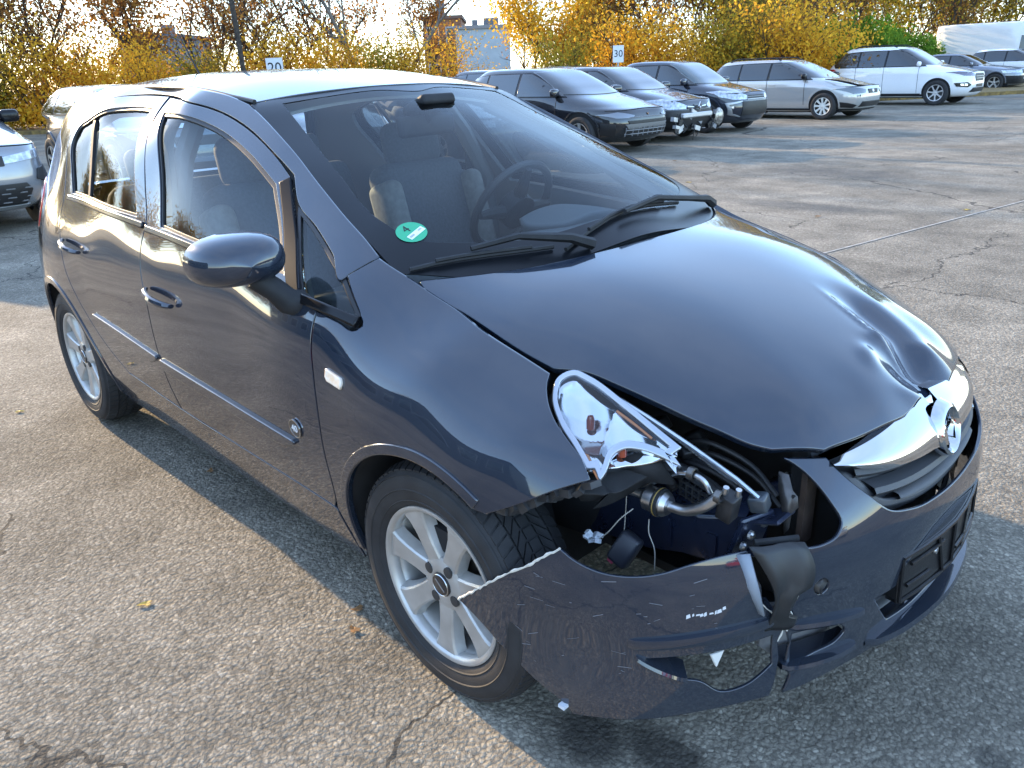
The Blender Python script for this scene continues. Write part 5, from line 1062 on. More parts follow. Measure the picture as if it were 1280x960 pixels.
# ---------------------------------------------------------------- number signs on posts
def sign(num, pos, h, w_, h_, where):
    o = thing('bay_sign', 'white number plate sign reading %s on a post %s' % (num, where), 'sign', (pos.x, pos.y, 0), R(136)-R(90))
    m_ = MB(); m_.tube([(0, .05, 0), (0, .05, h)], .03, 8); m_.build('post', mat('galvanised', (.4, .41, .42), .5, .7), o)
    m_ = MB(); m_.box((0, 0, h-h_/2), (w_, .03, h_)); p = m_.build('plate', mat('sign_white', (.62, .64, .66), .5), o, False)
    text_mesh('number', num, w_*.85, mat('print_black', (.01, .01, .01), .5), p, Matrix.Translation((0, -.018, h-h_*.5)) @ Matrix.Rotation(R(90), 4, 'X'), .002)
sign('20', at(25.6, -6.75), 2.02, .50, .58, 'standing behind the hatchback roof'); sign('30', at(27.0, 3.75), 2.04, .34, .50, 'above the parked black cars')
m_ = MB(); pp = at(25.2, -7.55); m_.tube([(pp.x, pp.y, 0), (pp.x-.04, pp.y-.04, 3.), (pp.x-.15, pp.y-.15, 6.5)], [.08, .075, .06], 8); tag(m_.build('lean_pole', bark, None), 'slim dark leaning pole standing beside the sign reading 20', 'pole')
# ---------------------------------------------------------------- parked cars: closed bodies built from stacked plan rings
def mono(xs, ys, q):
    xs = np.array(xs, float); ys = np.array(ys, float); h = np.diff(xs); d = np.diff(ys)/h; m_ = np.r_[d[0], np.where(d[:-1]*d[1:] > 0, 2*d[:-1]*d[1:]/(d[:-1]+d[1:]+1e-12), 0), d[-1]]
    i = np.clip(np.searchsorted(xs, q)-1, 0, len(h)-1); t = (q-xs[i])/h[i]
    return (2*t**3-3*t*t+1)*ys[i]+(t**3-2*t*t+t)*h[i]*m_[i]+(-2*t**3+3*t*t)*ys[i+1]+(t**3-t*t)*h[i]*m_[i+1]
car_glass = mat('tinted_car_glass', (.012, .016, .018), .03, coat=.6, spec=.8)
pale_glass = mat('pale_car_glass', (.06, .08, .085), .03, coat=.6, spec=.9)
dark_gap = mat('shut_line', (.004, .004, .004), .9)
lamp_clear = mat('lamp_clear', (.55, .58, .62), .12, .5, coat=1., color2=(.25, .27, .30), vscale=22)
def parked(label, pos, color, sp, rz=0., metal=.5, group=None, detail=None, name='parked_car', category='car', pm=None, wheels=True):
    L, W, H = sp['L'], sp['W']/2, sp['H']; he, cx, cz, rf, rrr = sp['he'], sp['cx'], sp['cz'], sp['rf'], sp['rr']; bz = sp.get('bz', cz-.02); tb = sp.get('tb', -L+.06); cl = sp.get('cl', .2); cut = sp.get('cut', None)
    o = thing(name, label, category, (pos[0], pos[1], 0), rz, group)
    zs = [cl, cl+.10, .50, he, he+(cz-he)*.30, he+(cz-he)*.68, cz, cz+(H-cz)*.45, H-.075, H-.03, H-.008, H]
    xf = [-.14, -.035, 0, -.055, cx*.30, cx*.66, cx, cx+(rf-cx)*.52, rf, rf-.16, rf-.42, rf-.8]
    tl = sp.get('tl', [-L+.12, -L+.03, -L, -L+.015, -L+.03, -L+.04, tb, tb+(rrr-tb)*.5, rrr, rrr+.1, rrr+.3, rrr+.55])
    hw = [.93*W, .975*W, W, W, .995*W, .985*W, .965*W, .86*W, .74*W, .68*W, .55*W, .32*W]
    if sp.get('box'): hw = [.95*W, .98*W, W, W, W, W, .995*W, .97*W, .93*W, .90*W, .8*W, .5*W]
    nn = [4, 4.5, 5, 4.6, 4., 4., 4.4, 5, 5, 4.5, 4, 3.5]
    # ring interpolation runs on a monotone parameter
    f = lambda z: (mono(zs, xf, z), mono(zs, tl, z), mono(zs, hw, z), mono(zs, nn, z))
    def side(sg):
        def P(x, z):
            x = np.asarray(x, float); z = np.asarray(z, float); a, b, w, n_ = f(z); u = np.clip(np.abs((x-(a+b)/2)/((a-b)/2)), 0, .9995); return np.stack([x, sg*w*(1-u**n_)**(1/n_), z], -1)
        return P
    def front(y, z):
        y = np.asarray(y, float); z = np.asarray(z, float); a, b, w, n_ = f(z); u = np.clip(np.abs(y/w), 0, .9995); return np.stack([(a+b)/2+(a-b)/2*(1-u**n_)**(1/n_), y, z], -1)
    body_m = pm or paint_mat('paint_%02d' % len(MATS), color, metal*.6, rough=.22, dirt=.05)
    q = np.unique(np.r_[np.linspace(cl, he, 10), np.linspace(he, cz, 16), np.linspace(cz, H-.075, 12), np.linspace(H-.075, H, 9)]); M_ = 128; V = []
    for z in q:
        a, b, w, n_ = f(np.array([z])); t = 2*np.pi*(np.arange(M_)+.5)/M_; c_, s_ = np.cos(t), np.sin(t)
        for k in range(M_): V.append(((a[0]+b[0])/2+(a[0]-b[0])/2*np.sign(c_[k])*abs(c_[k])**(2/n_[0]), w[0]*np.sign(s_[k])*abs(s_[k])**(2/n_[0]), z))
    F = [(i*M_+j, i*M_+(j+1) % M_, (i+1)*M_+(j+1) % M_, (i+1)*M_+j) for i in range(len(q)-1) for j in range(M_)]+[tuple(range(M_))[::-1], tuple((len(q)-1)*M_+j for j in range(M_))]
    body = mesh_obj('body', V, F, body_m, o, True, 60)
    S_ = {-1: side(-1), 1: side(1)}
    wx0 = sp.get('wx', -.80); wx1 = L_r = sp.get('wr', -L+.86); r_w = sp.get('r', .32)
    glass = sp.get('glass', car_glass)
    def sidep(nm, poly, m_, sg, par, dep=-.011, sm=True, res=.08): return panel(nm, S_[sg], poly, m_, par, out=(0, sg, 0), res=res, depth=dep, thick=.010, lip=.002, smooth_curve=sm, step=.06)
    def frontp(nm, poly, m_, par, dep=-.012, res=.05): return panel(nm, front, poly, m_, par, out=(1, 0, .1), res=res, depth=dep, thick=.012, lip=.003, step=.03)
    for sg in (-1, 1):
        if sg > 0 and not sp.get('both', False): pass
        # side windows: front, rear, quarter
        top = H-.115; b0 = bz+.035; ws = sp['win']     # list of polygons
        allp = [p for poly in ws for p in poly]; x0_, x1_ = min(p[0] for p in allp), max(p[0] for p in allp); tp_ = max(p[1] for p in allp)
        if len(ws) == 3:   # black band the panes sit in, with the B-pillar
            a_, d_ = ws[0], ws[2]
            sidep('window_band', [(a_[0][0]+.05, a_[0][1]-.018, 1), (a_[1][0]+.035, a_[1][1]+.012), (a_[2][0]+.01, a_[2][1]+.018), (a_[3][0], a_[3][1]+.018), (d_[1][0], d_[1][1]+.018), (d_[2][0]-.03, d_[2][1]+.015, 1), (d_[3][0]-.04, d_[3][1], 1), (d_[4][0]-.02, d_[4][1]-.035, 1)], gloss_black, sg, body, -.007, res=.08)
        for poly in ws: sidep('side_window', poly, glass, sg, body)
        for wx in (wx0, wx1):
            aa = np.linspace(-.12, math.pi+.12, 20); Ra, Rb = r_w+.085, r_w+.048
            sidep('arch_flare', [(wx+Ra*math.cos(a), max(cl+.02, r_w+.02+Ra*math.sin(a)), 1 if k in (0, 19) else 0) for k, a in enumerate(aa)]+[(wx+Rb*math.cos(a), max(cl+.02, r_w+.02+Rb*math.sin(a)), 1 if k in (0, 19) else 0) for k, a in enumerate(aa[::-1])], sp.get('flm', body_m), sg, body, -.015, res=.06)
        for x_ in sp.get('cuts', ()): sidep('door_gap', [(x_, bz+.02, 1), (x_+.010, bz+.02, 1), (x_+.03, .35, 1), (x_+.02, .35, 1)], dark_gap, sg, body, -.004, res=.1)
        for x_ in sp.get('hand', ()): sidep('door_handle', [(x_-.10, bz-.10, 1), (x_+.09, bz-.11, 1), (x_+.09, bz-.135, 1), (x_-.10, bz-.125, 1)], body_m if not sp.get('chromeh') else chrome, sg, body, -.026, res=.1)
        sidep('sill_trim', [(wx0+.42, cl+.02, 1), (wx1-.44, cl+.02, 1), (wx1-.44, cl+sp.get('sill', .07), 1), (wx0+.42*-1, cl+sp.get('sill', .07), 1)], black_plastic, sg, body, res=.1)
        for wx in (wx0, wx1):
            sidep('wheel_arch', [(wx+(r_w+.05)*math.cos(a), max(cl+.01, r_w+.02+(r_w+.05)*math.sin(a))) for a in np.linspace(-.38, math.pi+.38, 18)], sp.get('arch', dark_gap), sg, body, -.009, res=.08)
            if sp.get('archlip'): pass
        # mirror
        mx = cx-.42; my = float(S_[sg](np.array(mx), np.array(cz+.02))[1]); mo = rounded('door_mirror', (mx+.02, my+sg*.10, cz+.06), (.12, .20, .14), sp.get('mirm', body_m), o, .045, (0, 0, sg*R(-12)), 3)
        m_ = MB(); m_.tube([(mx, my, cz+.0), (mx+.01, my+sg*.06, cz+.02)], .025, 6); m_.build('mirror_arm', black_plastic, o)
        if wheels:
            for wx in (wx0, wx1):
                hub = bpy.data.objects.new('wheel', None); col.objects.link(hub); hub.parent = o; yo = float(S_[sg](np.array(wx), np.array(.5))[1]); hub.location = (wx, yo-sg*.062, r_w)
                t_ = MB(); t_.lathe([(r_w*.64, sg*.07), (r_w*.70, sg*.088), (r_w*.86, sg*.098), (r_w*.96, sg*.088), (r_w, sg*.06), (r_w, -sg*.09), (r_w*.64, -sg*.09)], 40, 'y'); t_.build('tyre', rubber, hub, True, 40)
                if sg < 0:
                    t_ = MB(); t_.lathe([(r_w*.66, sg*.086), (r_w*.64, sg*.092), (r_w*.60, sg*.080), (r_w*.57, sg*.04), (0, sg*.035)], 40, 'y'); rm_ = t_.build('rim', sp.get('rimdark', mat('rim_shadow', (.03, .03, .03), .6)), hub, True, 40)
                    ns = sp.get('spokes', 5); rm2 = sp.get('rimm', alloy)
                    for k in range(ns):
                        t_ = MB(); a = 2*math.pi*k/ns+.3; V = []
                        for r_, hw_, y_ in ((.03, .028, .075), (r_w*.35, sp.get('spw', .02), .085), (r_w*.63, sp.get('spw', .02)*1.5, .088)):
                            for tt, dy in ((-hw_-.006, -.03), (-hw_, 0), (hw_, 0), (hw_+.006, -.03)): V.append((r_*math.cos(a)-tt*math.sin(a), sg*(y_+dy), r_*math.sin(a)+tt*math.cos(a)))
                        t_.add(V, [(i*4+j, i*4+j+1, i*4+j+5, i*4+j+4) for i in range(2) for j in range(3)]); t_.build('spoke', rm2, rm_, True, 40)
                    t_ = MB(); t_.lathe([(0, sg*.092), (.03, sg*.09), (.045, sg*.075)], 16, 'y'); t_.build('hub_cap', rm2, rm_)
                    t_ = MB(); t_.lathe([(r_w*.66, sg*.086), (r_w*.65, sg*.094), (r_w*.61, sg*.088)], 40, 'y'); t_.build('rim_lip', rm2, rm_)
    # windscreen and rear
    wb = float(f(np.array([cz+.03]))[2][0]); wt = float(f(np.array([H-.10]))[2][0])
    frontp('windscreen', [(-wb*.90, cz+.025, 1), (0, cz+.005), (wb*.90, cz+.025, 1), (wt*.93, H-.085, 1), (0, H-.070), (-wt*.93, H-.085, 1)], sp.get('wsg', glass), body, -.009, .08)
    m_ = MB(); m_.box(((wx0+wx1)/2, 0, cl+.02), (L-1.1, W*1.7, .10)); m_.build('underbody', dark_gap, o, False)
    if hw and not sp.get('box'):
        zc_ = he+.012; frontp('bonnet_gap', [(-.86*W, zc_-.004, 1), (0, zc_+.014), (.86*W, zc_-.004, 1), (.86*W, zc_-.011, 1), (0, zc_+.005), (-.86*W, zc_-.011, 1)], dark_gap, body, -.004, .06)
    hlp = sp.get('lamp')
    if hlp:
        for sg in (-1, 1): frontp('headlamp', [(sg*y*W, z, 1) for y, z in hlp], sp.get('lampm', lamp_clear), o, -.012, .04)
    for nm, poly, m_ in sp.get('front', ()): frontp(nm, [(y*W, z, 1) for y, z in poly], m_, o, sp.get('fdep', -.013))
    if sp.get('tail'):
        for sg in (-1, 1): sidep('tail_lamp', [(*p, 1) for p in sp['tail']], red_lamp, sg, o, -.008)
    if sp.get('rails'):
        for sg in (-1, 1):
            m_ = MB(); yy = float(f(np.array([H-.03]))[2][0])*.96; m_.tube([(rf-.25, sg*yy, H-.03), (rf-.45, sg*yy, H+.035), (rrr+.5, sg*yy, H+.035), (rrr+.3, sg*yy, H-.03)], .017, 6); m_.build('roof_rail', sp.get('railm', black_plastic), o)
    if detail: detail(o, body, front, S_, W)
    return o
def win3(x, bz, top, rear=.12):   # three panes: x = [A base, A top, B, C, D top, D base]
    a0, a1, b, c_, d1, d0 = x
    return [[(a0, bz, 1), (a1, top-.04), (a1-.12, top, 1), (b+.03, top+.005, 1), (b+.03, bz, 1)], [(b-.03, bz, 1), (b-.03, top+.005, 1), (c_+.03, top, 1), (c_+.03, bz, 1)], [(c_-.02, bz, 1), (c_-.02, top-.005, 1), (d1, top-.05, 1), (d0, bz+rear, 1), (d0+.12, bz+.02, 1)]]
def both(poly): return poly+[(-y, z) for y, z in poly[::-1]]
mesh_black = mat('grille_mesh_black', (.010, .010, .011), .5)
silver_trim = mat('satin_silver', (.40, .41, .42), .35, .8)
white_paint = dict(color=(.72, .73, .74), metal=0.)
row = 'cars parked in the front row'; row2 = 'cars parked in the second row'
hatch = dict(L=4.2, W=1.80, H=1.46, he=.74, cx=-1.02, cz=.97, rf=-1.98, rr=-3.62, wx=-.84, wr=-3.44, tb=-4.12)
def spec(base, **k): d = dict(base); d.update(k); return d
# black hatch with hexagonal mesh grille
def cupra_detail(o, body, front, S_, W):
    for k in range(9):
        y = -.62+.155*k; m_ = MB(); m_.tube([front(np.array(y*W), np.array(.30))+np.array([.012, 0, 0]), front(np.array(y*W*1.02), np.array(.44))+np.array([.012, 0, 0])], .012, 5); m_.build('grille_bar', mat('bar_grey', (.16, .16, .17), .4), o)
    for z in (.335, .40): m_ = MB(); m_.tube([front(np.array(t*.64*W), np.array(z))+np.array([.012, 0, 0]) for t in np.linspace(-1, 1, 9)], .010, 5); m_.build('grille_bar', mat('bar_grey', (.16, .16, .17), .4), o)
parked('black hatchback with hexagonal mesh grille beside the stripped black car', (-7.45, 10.2), (.010, .011, .014), spec(hatch, L=4.4, he=.72, win=win3([-1.28, -2.05, -2.42, -3.28, -3.75, -3.98], .965, 1.345), cuts=(-1.42, -2.44, -3.34), wr=-3.53, tb=-4.3, rr=-3.7, lamp=[(.94, .66), (.74, .70), (.42, .64), (.47, .60), (.78, .60)], lampm=mat('dim_lamp', (.18, .19, .21), .15, .4, coat=1.),
 front=[('upper_grille', both([(.60, .555), (.56, .50)]), mesh_black), ('grille_band', both([(.66, .50), (.58, .42)]), mat('band_grey', (.15, .145, .14), .45)), ('lower_grille', both([(.66, .44), (.60, .29)]), mesh_black), ('side_intake', [(.92, .52), (.80, .50), (.76, .30), (.90, .34)], mesh_black), ('side_intake', [(-.92, .52), (-.80, .50), (-.76, .30), (-.90, .34)], mesh_black), ('emblem', [(.035, .665), (0, .655), (-.035, .665), (0, .63)], mat('copper', (.30, .16, .09), .3, .9)), ('light_bar', both([(.55, .615), (.55, .600)]), mat('thin_bar', (.12, .12, .13), .2))]), group=row, detail=cupra_detail, metal=.3)
# stripped black small car, front bumper gone
def clio_detail(o, body, front, S_, W):
    rd = random.Random(4); sm = mat('bare_bumper_beam', (.55, .55, .55), .4, .6)
    m_ = MB(); m_.box((.02, -.05, .50), (.10, 1.0, .09)); b_ = m_.build('bumper_beam', sm, o, False); b_.modifiers.new('bev', 'BEVEL').width = .02
    for k in range(16):
        y = rd.uniform(-.8, .8); z = rd.uniform(.22, .58); m_ = MB(); m_.box((rd.uniform(-.06, .02), y, z), (.08, rd.uniform(.05, .2), rd.uniform(.04, .12)), Matrix.Rotation(rd.uniform(-.6, .6), 3, 'X')); m_.build('crash_debris', [mesh_black, mat('grey_debris', (.2, .2, .21), .5), sm][k % 3], o, False)
    for k in range(8):
        y = rd.uniform(-.8, .85); z = rd.uniform(.35, .55); m_ = MB(); m_.tube([(-.02, y, z), (.04, y+rd.uniform(-.1, .1), z-.12), (.02, y+rd.uniform(-.05, .05), max(.03, z-rd.uniform(.2, .4)))], .008, 4); m_.build('hanging_cable', mesh_black, o)
    m_ = MB(); m_.lathe([(0, .03), (.09, .02), (.15, .0), (.17, -.03)], 20, 'x', (.05, .74, .42)); m_.build('hanging_lamp_unit', mat('torn_silver', (.5, .48, .44), .35, .7, color2=(.12, .1, .09), vscale=16), o)
    m_ = MB(); V = [(0, 0, .085), (.0, .05, 0), (0, 0, -.085), (0, -.05, 0)]; V2 = [(0, y*.45, z*.45) for _, y, z in V]; m_.add([(x+.035, y+.02, z+.655) for x, y, z in V]+[(x+.035, y+.02, z+.655) for x, y, z in V2], [(i, (i+1) % 4, 4+(i+1) % 4, 4+i) for i in range(4)]); em = m_.build('diamond_emblem', chrome, o, False); em.modifiers.new('solid', 'SOLIDIFY').thickness = .02
parked('black small hatchback with its front bumper torn off and diamond emblem', (-7.85, 12.35), (.013, .016, .022), spec(hatch, L=4.05, W=1.73, H=1.45, he=.76, cx=-.98, rf=-1.85, rr=-3.4, wr=-3.3, wx=-.80, tb=-3.95, win=win3([-1.2, -1.92, -2.25, -3.05, -3.4, -3.6], .975, 1.335), cuts=(-1.35, -2.27), lamp=[(.96, .78), (.78, .80), (.40, .68), (.44, .62), (.82, .62), (.95, .68)], fdep=-.010,
 front=[('open_nose', both([(.96, .60), (.92, .24)]), mesh_black), ('upper_grille', both([(.40, .67), (.38, .61)]), mesh_black), ('chrome_strip', [(.38, .675), (.1, .655), (.1, .635), (.38, .650)], chrome), ('chrome_strip', [(-.38, .675), (-.1, .655), (-.1, .635), (-.38, .650)], chrome)]), group=row, detail=clio_detail, metal=.3)
# dark blue small car with side-lamp bars
parked('dark blue small hatchback with wide headlamps between stripped and silver cars', (-7.95, 14.8), (.014, .019, .032), spec(hatch, L=3.85, W=1.66, H=1.51, he=.80, cx=-.92, cz=1.0, rf=-1.72, rr=-3.2, wr=-3.2, wx=-.76, tb=-3.78, win=win3([-1.12, -1.8, -2.12, -2.9, -3.25, -3.45], 1.0, 1.395), cuts=(-1.25, -2.14), wsg=pale_glass, lamp=[(.95, .84), (.80, .86), (.42, .76), (.44, .68), (.80, .68), (.93, .74)],
 front=[('upper_grille', both([(.42, .76), (.42, .70)]), mesh_black), ('grille_bar', both([(.42, .69), (.42, .675)]), silver_trim), ('grille_bar', both([(.42, .735), (.42, .725)]), silver_trim), ('lower_grille', both([(.60, .64), (.62, .36)]), mesh_black), ('fog_trim', [(.90, .62), (.62, .66), (.60, .64), (.86, .58), (.80, .40), (.62, .34), (.66, .33), (.86, .38)], silver_trim), ('fog_trim', [(-.90, .62), (-.62, .66), (-.60, .64), (-.86, .58), (-.80, .40), (-.62, .34), (-.66, .33), (-.86, .38)], silver_trim), ('fog_lamp', [(-.88, .55), (-.80, .55), (-.80, .50), (-.88, .50)], lamp_clear), ('fog_lamp', [(.88, .55), (.80, .55), (.80, .50), (.88, .50)], lamp_clear)]), group=row, metal=.4)
# silver estate with a bent bonnet edge
def seat_detail(o, body, front, S_, W):
    m_ = MB(); pts = [(-.95, -.70, .952), (-.62, -.74, .915), (-.35, -.72, .862), (-.16, -.60, .80), (-.10, -.30, .775), (-.08, .2, .765)]; m_.tube(pts, [.012, .022, .028, .026, .018, .01], 6); m_.build('bonnet_gap', dark_gap, o)
    m_ = MB(); m_.lathe([(0, .012), (.028, .01), (.03, 0)], 12, 'x', (-.045, -.67, .56)); m_.build('tow_hole', dark_gap, o)
parked('silver estate car with a buckled bonnet edge and plastic wheel covers', (-7.3, 19.35), (.42, .42, .41), spec(hatch, L=4.54, W=1.82, H=1.45, he=.76, rr=-4.0, tb=-4.42, wr=-3.48, wx=-.86, win=win3([-1.28, -2.03, -2.42, -3.28, -4.0, -4.22], .96, 1.345, .10), cuts=(-1.4, -2.44, -3.3), hand=(-2.28, -3.15), rails=True, spokes=9, spw=.018, rimm=mat('wheel_cover', (.60, .59, .54), .45), lamp=[(.95, .72), (.80, .76), (.42, .69), (.46, .62), (.80, .60)], lampm=mat('dark_lamp', (.12, .14, .16), .12, .3, coat=1.), mirm=gloss_black,
 front=[('upper_grille', both([(.30, .70), (.26, .60)]), mesh_black), ('emblem', [(.05, .69), (-.05, .69), (-.05, .62), (.05, .62)], chrome), ('lower_grille', both([(.56, .42), (.62, .30)]), mesh_black), ('side_intake', [(.92, .42), (.68, .34), (.72, .28), (.93, .30)], mesh_black), ('side_intake', [(-.92, .42), (-.68, .34), (-.72, .28), (-.93, .30)], mesh_black), ('splitter', both([(.90, .26), (.86, .225)]), mesh_black)]), group=row, detail=seat_detail, metal=.6)
# white crossover
suv = dict(L=4.53, W=1.85, H=1.70, he=.90, cx=-1.08, cz=1.12, rf=-2.05, rr=-3.9, wx=-.90, wr=-3.58, tb=-4.42, cl=.24, r=.355)
parked('white crossover with dark grille and many-spoked wheels', (-6.85, 25.9), (.74, .75, .76), spec(suv, win=win3([-1.34, -2.08, -2.5, -3.35, -3.95, -4.2], 1.12, 1.565, .14), cuts=(-1.48, -2.52, -3.4), hand=(-2.36, -3.22), rails=True, spokes=7, spw=.014, rimm=mat('two_tone_rim', (.62, .60, .58), .3, .5), sill=.10, lamp=[(.94, .92), (.78, .94), (.42, .86), (.44, .80), (.80, .82)], lampm=mat('dusk_lamp', (.14, .13, .17), .12, .3, coat=1.), tail=[(-4.40, 1.08), (-4.15, 1.08), (-4.05, 1.03), (-4.38, 1.01)],
 front=[('grille', both([(.34, .87), (.40, .78), (.34, .66)]), mesh_black), ('grille_bar', both([(.37, .80), (.37, .785)]), silver_trim), ('grille_bar', both([(.37, .74), (.36, .725)]), silver_trim), ('number_plate', both([(.28, .58), (.28, .50)]), mesh_black), ('lower_grille', both([(.52, .48), (.62, .36)]), mesh_black), ('fog_surround', [(.92, .62), (.74, .64), (.62, .56), (.72, .50), (.90, .52)], gloss_black), ('fog_surround', [(-.92, .62), (-.74, .64), (-.62, .56), (-.72, .50), (-.90, .52)], gloss_black), ('fog_lamp', [(-.86, .60), (-.74, .60), (-.74, .54), (-.86, .54)], chrome)]), group=row, metal=0.)
# dark blue saloon seen through the windscreen, twin kidney grille
parked('dark blue saloon with round-cornered twin grille seen through the windscreen', (-8.0, 7.4), (.018, .026, .050), spec(hatch, L=4.5, W=1.80, H=1.42, he=.74, cx=-1.25, rf=-2.15, rr=-3.5, tb=-4.40, wr=-3.55, wx=-.78, win=win3([-1.5, -2.2, -2.5, -3.25, -3.55, -3.85], .95, 1.31), cuts=(-1.6, -2.52), lamp=[(.94, .72), (.80, .75), (.40, .72), (.42, .63), (.86, .62)],
 front=[('kidney_grille', [(.30, .72), (.05, .73), (.04, .60), (.27, .60)], mesh_black), ('kidney_grille', [(-.30, .72), (-.05, .73), (-.04, .60), (-.27, .60)], mesh_black), ('lower_grille', both([(.55, .42), (.58, .30)]), mesh_black), ('kidney_rim', [(.32, .735), (.03, .745), (.03, .73), (.31, .72)], chrome), ('kidney_rim', [(-.32, .735), (-.03, .745), (-.03, .73), (-.31, .72)], chrome)]), group=row, metal=.4)
# grey crossover on the left with wide dark front band
def dacia_detail(o, body, front, S_, W):
    for k in range(7):
        for r_ in range(4):
            y = (-.54+.18*k)*W+(.05 if r_ % 2 else 0); z = .335+.045*r_; m_ = MB(); p = front(np.array(y), np.array(z)); m_.box((p[0]+.008, y, z), (.02, .085, .012)); m_.build('grille_cell', mat('cell_grey', (.10, .10, .105), .5), o, False)
parked('silver grey crossover with honeycomb lower grille behind the hatchback tail', (-8.4, .02), (.20, .21, .23), spec(suv, L=4.4, W=1.80, H=1.62, he=.88, cz=1.09, win=win3([-1.34, -2.08, -2.5, -3.35, -3.85, -4.1], 1.10, 1.50), cuts=(-1.48, -2.52), rails=True, railm=mat('rail_silver', (.5, .5, .5), .4, .7), mirm=gloss_black, lamp=[(.95, .83), (.86, .84), (.42, .79), (.42, .72), (.84, .75), (.95, .78)],
 front=[('dark_band', both([(.42, .80), (.42, .70)]), mesh_black), ('lower_grille', both([(.60, .52), (.66, .45), (.58, .31)]), mesh_black), ('fog_patch', [(.95, .66), (.78, .64), (.74, .54), (.92, .48)], mesh_black), ('fog_patch', [(-.95, .66), (-.78, .64), (-.74, .54), (-.92, .48)], mesh_black), ('skid_plate', both([(.62, .30), (.56, .26)]), silver_trim)],
 ), group=row, detail=dacia_detail, metal=.6)
parked('blue grey van with steep pale windscreen beside the silver grey crossover', (-9.4, 3.0), (.10, .13, .17), spec(suv, L=4.3, W=1.78, H=1.45, he=.86, cz=1.05, cx=-.85, rf=-1.55, win=win3([-1.1, -1.65, -2.3, -3.15, -3.7, -3.95], 1.06, 1.34), lamp=[(.95, .84), (.80, .85), (.5, .78), (.52, .70), (.84, .72)], front=[('grille', both([(.45, .78), (.42, .66)]), mesh_black), ('lower_grille', both([(.6, .45), (.6, .32)]), mesh_black)]), group=row)
parked('dark grey hatchback between the blue saloon and the blue grey van', (-8.2, 4.95), (.06, .065, .07), spec(hatch, win=win3([-1.28, -2.03, -2.35, -3.2, -3.6, -3.85], .97, 1.345), lamp=[(.95, .74), (.80, .77), (.42, .70), (.46, .63), (.84, .62)], front=[('grille', both([(.45, .68), (.42, .60)]), mesh_black), ('lower_grille', both([(.6, .45), (.6, .32)]), mesh_black)]), group=row)
# right end of the row
parked('grey older saloon with black bumper beyond the white crossover', (-8.1, 35.6), (.16, .18, .22), spec(hatch, L=4.6, W=1.75, H=1.43, he=.80, cx=-1.35, cz=.96, rf=-2.2, rr=-3.5, tb=-4.5, win=win3([-1.55, -2.25, -2.6, -3.3, -3.6, -3.9], .96, 1.32), lamp=[(.95, .76), (.5, .77), (.5, .66), (.95, .66)], front=[('grille', both([(.42, .78), (.42, .64)]), mesh_black), ('front_bumper', both([(.96, .56), (.96, .28)]), black_plastic), ('number_plate', both([(.3, .52), (.3, .43)]), mat('plate_white', (.6, .6, .6), .5))]), group=row)
parked('white compact car past the grey older saloon', (-7.6, 40.2), (.72, .73, .74), spec(hatch, W=1.78, H=1.56, he=.84, cz=1.05, win=win3([-1.28, -2.03, -2.35, -3.2, -3.6, -3.85], 1.05, 1.44), cuts=(-1.4, -2.37), lamp=[(.95, .82), (.80, .85), (.42, .78), (.46, .70), (.84, .70)], front=[('grille', both([(.45, .74), (.42, .64)]), mesh_black), ('lower_grille', both([(.6, .45), (.6, .32)]), mesh_black)]), group=row, metal=0.)
parked('large white delivery van standing behind the parked cars', (-8.6, 44.6), (.70, .71, .71), dict(L=6., W=2.05, H=2.75, he=1.12, cx=-.75, cz=1.45, rf=-1.55, rr=-5.9, tb=-5.97, wx=-1.0, wr=-4.7, cl=.28, r=.36, box=True, tl=[-5.9, -5.97, -6, -6, -6, -6, -5.99, -5.97, -5.93, -5.85, -5.6, -5.2], win=[[(-1.05, 1.45, 1), (-1.42, 2.1, 1), (-2.0, 2.12, 1), (-2.0, 1.42, 1)]], bz=1.42, cuts=(-2.1, -3.3), lamp=[(.95, 1.05), (.8, 1.08), (.6, .95), (.62, .85), (.92, .88)], front=[('grille', both([(.55, 1.0), (.5, .8)]), mesh_black), ('lower_bumper', both([(.92, .62), (.92, .35)]), black_plastic)]), name='delivery_van', category='van', metal=0.)
# second row, mostly roofs
parked('black estate car in the second row behind the black hatchback', (-14.6, 16.0), (.015, .016, .02), spec(hatch, L=4.6, rr=-4.0, tb=-4.45, win=win3([-1.28, -2.03, -2.42, -3.28, -4.0, -4.25], .97, 1.345), cuts=(-1.4,)), group=row2)
parked('grey hatchback with pale roof edge in the second row', (-14.6, 19.2), (.22, .24, .26), spec(hatch, H=1.50, win=win3([-1.28, -2.03, -2.35, -3.2, -3.6, -3.85], .97, 1.38)), group=row2)
parked('beige silver hatchback in the second row below the sign reading 30', (-14.6, 23.2), (.36, .34, .30), spec(hatch, H=1.53, win=win3([-1.28, -2.03, -2.35, -3.2, -3.6, -3.85], .97, 1.40)), group=row2)
parked('cream white estate car with roof rails in front of the green laurels', (-14.4, 29.4), (.66, .64, .58), spec(hatch, L=4.6, H=1.56, rr=-4.1, tb=-4.45, rails=True, win=win3([-1.28, -2.03, -2.42, -3.28, -4.0, -4.25], .99, 1.43)), group=row2, metal=.2)
parked('light silver saloon in the second row behind the white crossover', (-14.2, 35.2), (.45, .46, .47), spec(hatch, H=1.50, win=win3([-1.28, -2.03, -2.35, -3.2, -3.6, -3.85], .97, 1.38)), group=row2)
parked('pale blue grey people carrier in front of the tall laurels', (-18.6, 41.5), (.38, .44, .50), spec(suv, H=1.85, win=win3([-1.34, -2.08, -2.5, -3.35, -3.95, -4.2], 1.12, 1.7)), group=row2)
parked('black car roof showing behind the white crossover by the van', (-13.8, 47.5), (.02, .021, .025), spec(suv, H=1.75, win=win3([-1.34, -2.08, -2.5, -3.35, -3.95, -4.2], 1.12, 1.6)), group=row2)
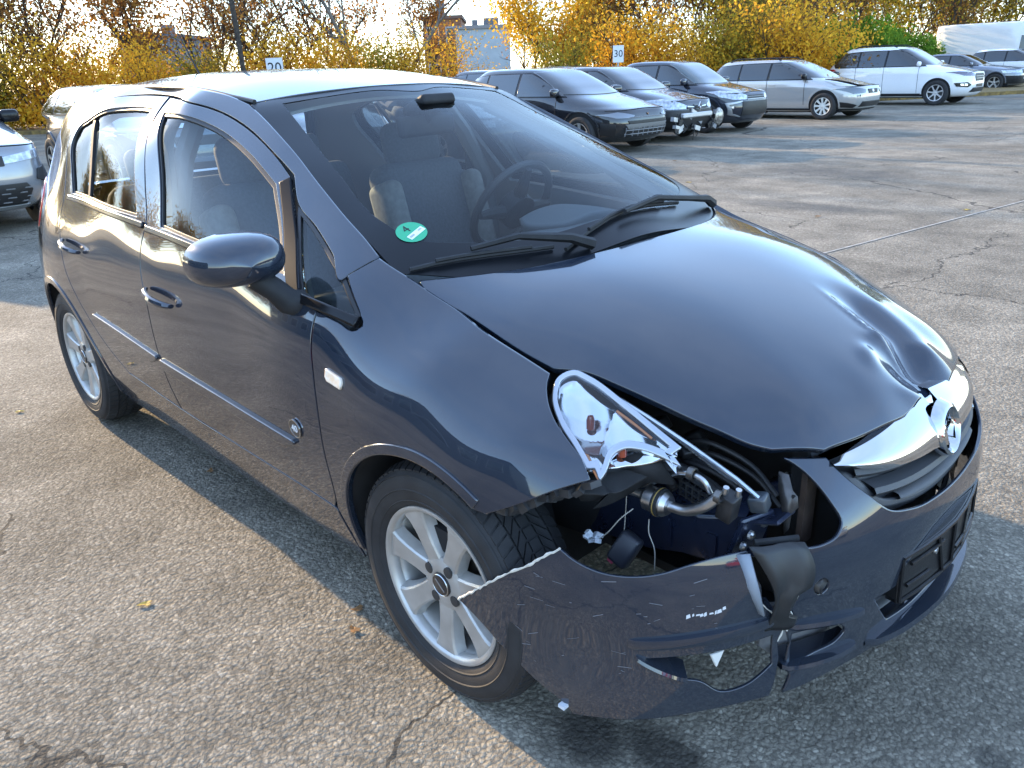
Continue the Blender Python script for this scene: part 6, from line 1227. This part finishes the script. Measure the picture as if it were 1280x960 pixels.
# facing row on the near side of the lane, seen only as reflections in paint and chrome
parked('bright red small car parked facing the damaged hatchback', (7.2, -2.9), (.42, .012, .02), spec(hatch, win=win3([-1.28, -2.03, -2.35, -3.2, -3.6, -3.85], .97, 1.345), lamp=[(.95, .74), (.80, .77), (.42, .70), (.46, .63), (.84, .62)], front=[('grille', both([(.45, .68), (.42, .60)]), mesh_black)]), R(180), metal=.1)
parked('pale silver car parked facing the damaged hatchback beside a red one', (7.6, .3), (.45, .45, .44), spec(hatch, win=win3([-1.28, -2.03, -2.35, -3.2, -3.6, -3.85], .97, 1.345), lamp=[(.95, .74), (.80, .77), (.42, .70), (.46, .63), (.84, .62)], front=[('grille', both([(.45, .68), (.42, .60)]), mesh_black)]), R(180), metal=.5)
# ---------------------------------------------------------------- fallen leaves and litter
def leaf_mesh(seed):
    rd = random.Random(seed); n = 10; V = [(0, 0, .006)]
    for i in range(n):
        a = 2*math.pi*i/n; r_ = .022*(1+.35*math.cos(3*a))*rd.uniform(.75, 1.15); V.append((r_*1.5*math.cos(a), r_*math.sin(a), .0045+.007*abs(math.sin(a*1.5+seed))))
    F = [(0, 1+i, 1+(i+1) % n) for i in range(n)]; k = len(V); V += [(x, y, z-.0012) for x, y, z in V]; F += [(k, k+1+(i+1) % n, k+1+i) for i in range(n)]+[(1+i, k+1+i, k+1+(i+1) % n, 1+(i+1) % n) for i in range(n)]
    me = bpy.data.meshes.new('fallen_leaf'); me.from_pydata(V, [], F); me.update(); return me
lm1 = [leaf_mesh(k) for k in range(3)]; leaf_cols = [mat('fallen_yellow', (.42, .28, .05), .7, var=.3, vscale=60), mat('fallen_brown', (.20, .10, .035), .8, var=.3, vscale=60)]
rd = random.Random(12)
def leaf(x, y, k, s=1.):
    o = link('fallen_leaf', lm1[k % 3].copy() if False else lm1[k % 3], None); me = o.data
    if not me.materials: me.materials.append(leaf_cols[0])
    o.material_slots[0].link = 'OBJECT'; o.material_slots[0].material = leaf_cols[k % 2]
    o.location = (x, y, .002); o.rotation_euler = (0, 0, rd.uniform(0, 6.28)); o.scale = (s, s, s)
    tag(o, 'small dry %s leaf lying on the asphalt' % ('yellow' if k % 2 == 0 else 'brown'), 'leaf', 'fallen %s leaves' % ('yellow' if k % 2 == 0 else 'brown'))
for k, (x, y) in enumerate(((-.36, -.86), (-.43, -.80), (-.92, -1.22), (-2.9, -1.05), (-3.0, -.6), (-1.6, -.7), (-3.9, 3.2), (-3.1, 4.6), (-2.2, 5.8), (-.6, 3.4), (-4.6, 7.2), (-5.2, 5.), (-1.2, 6.9), (-2.0, 3.9), (-6.2, 9.2))): leaf(x, y, [1, 1, 0, 0, 0, 1, 0, 0, 1, 0, 0, 1, 0, 0, 1][k], .55 if k < 6 else 1.1)
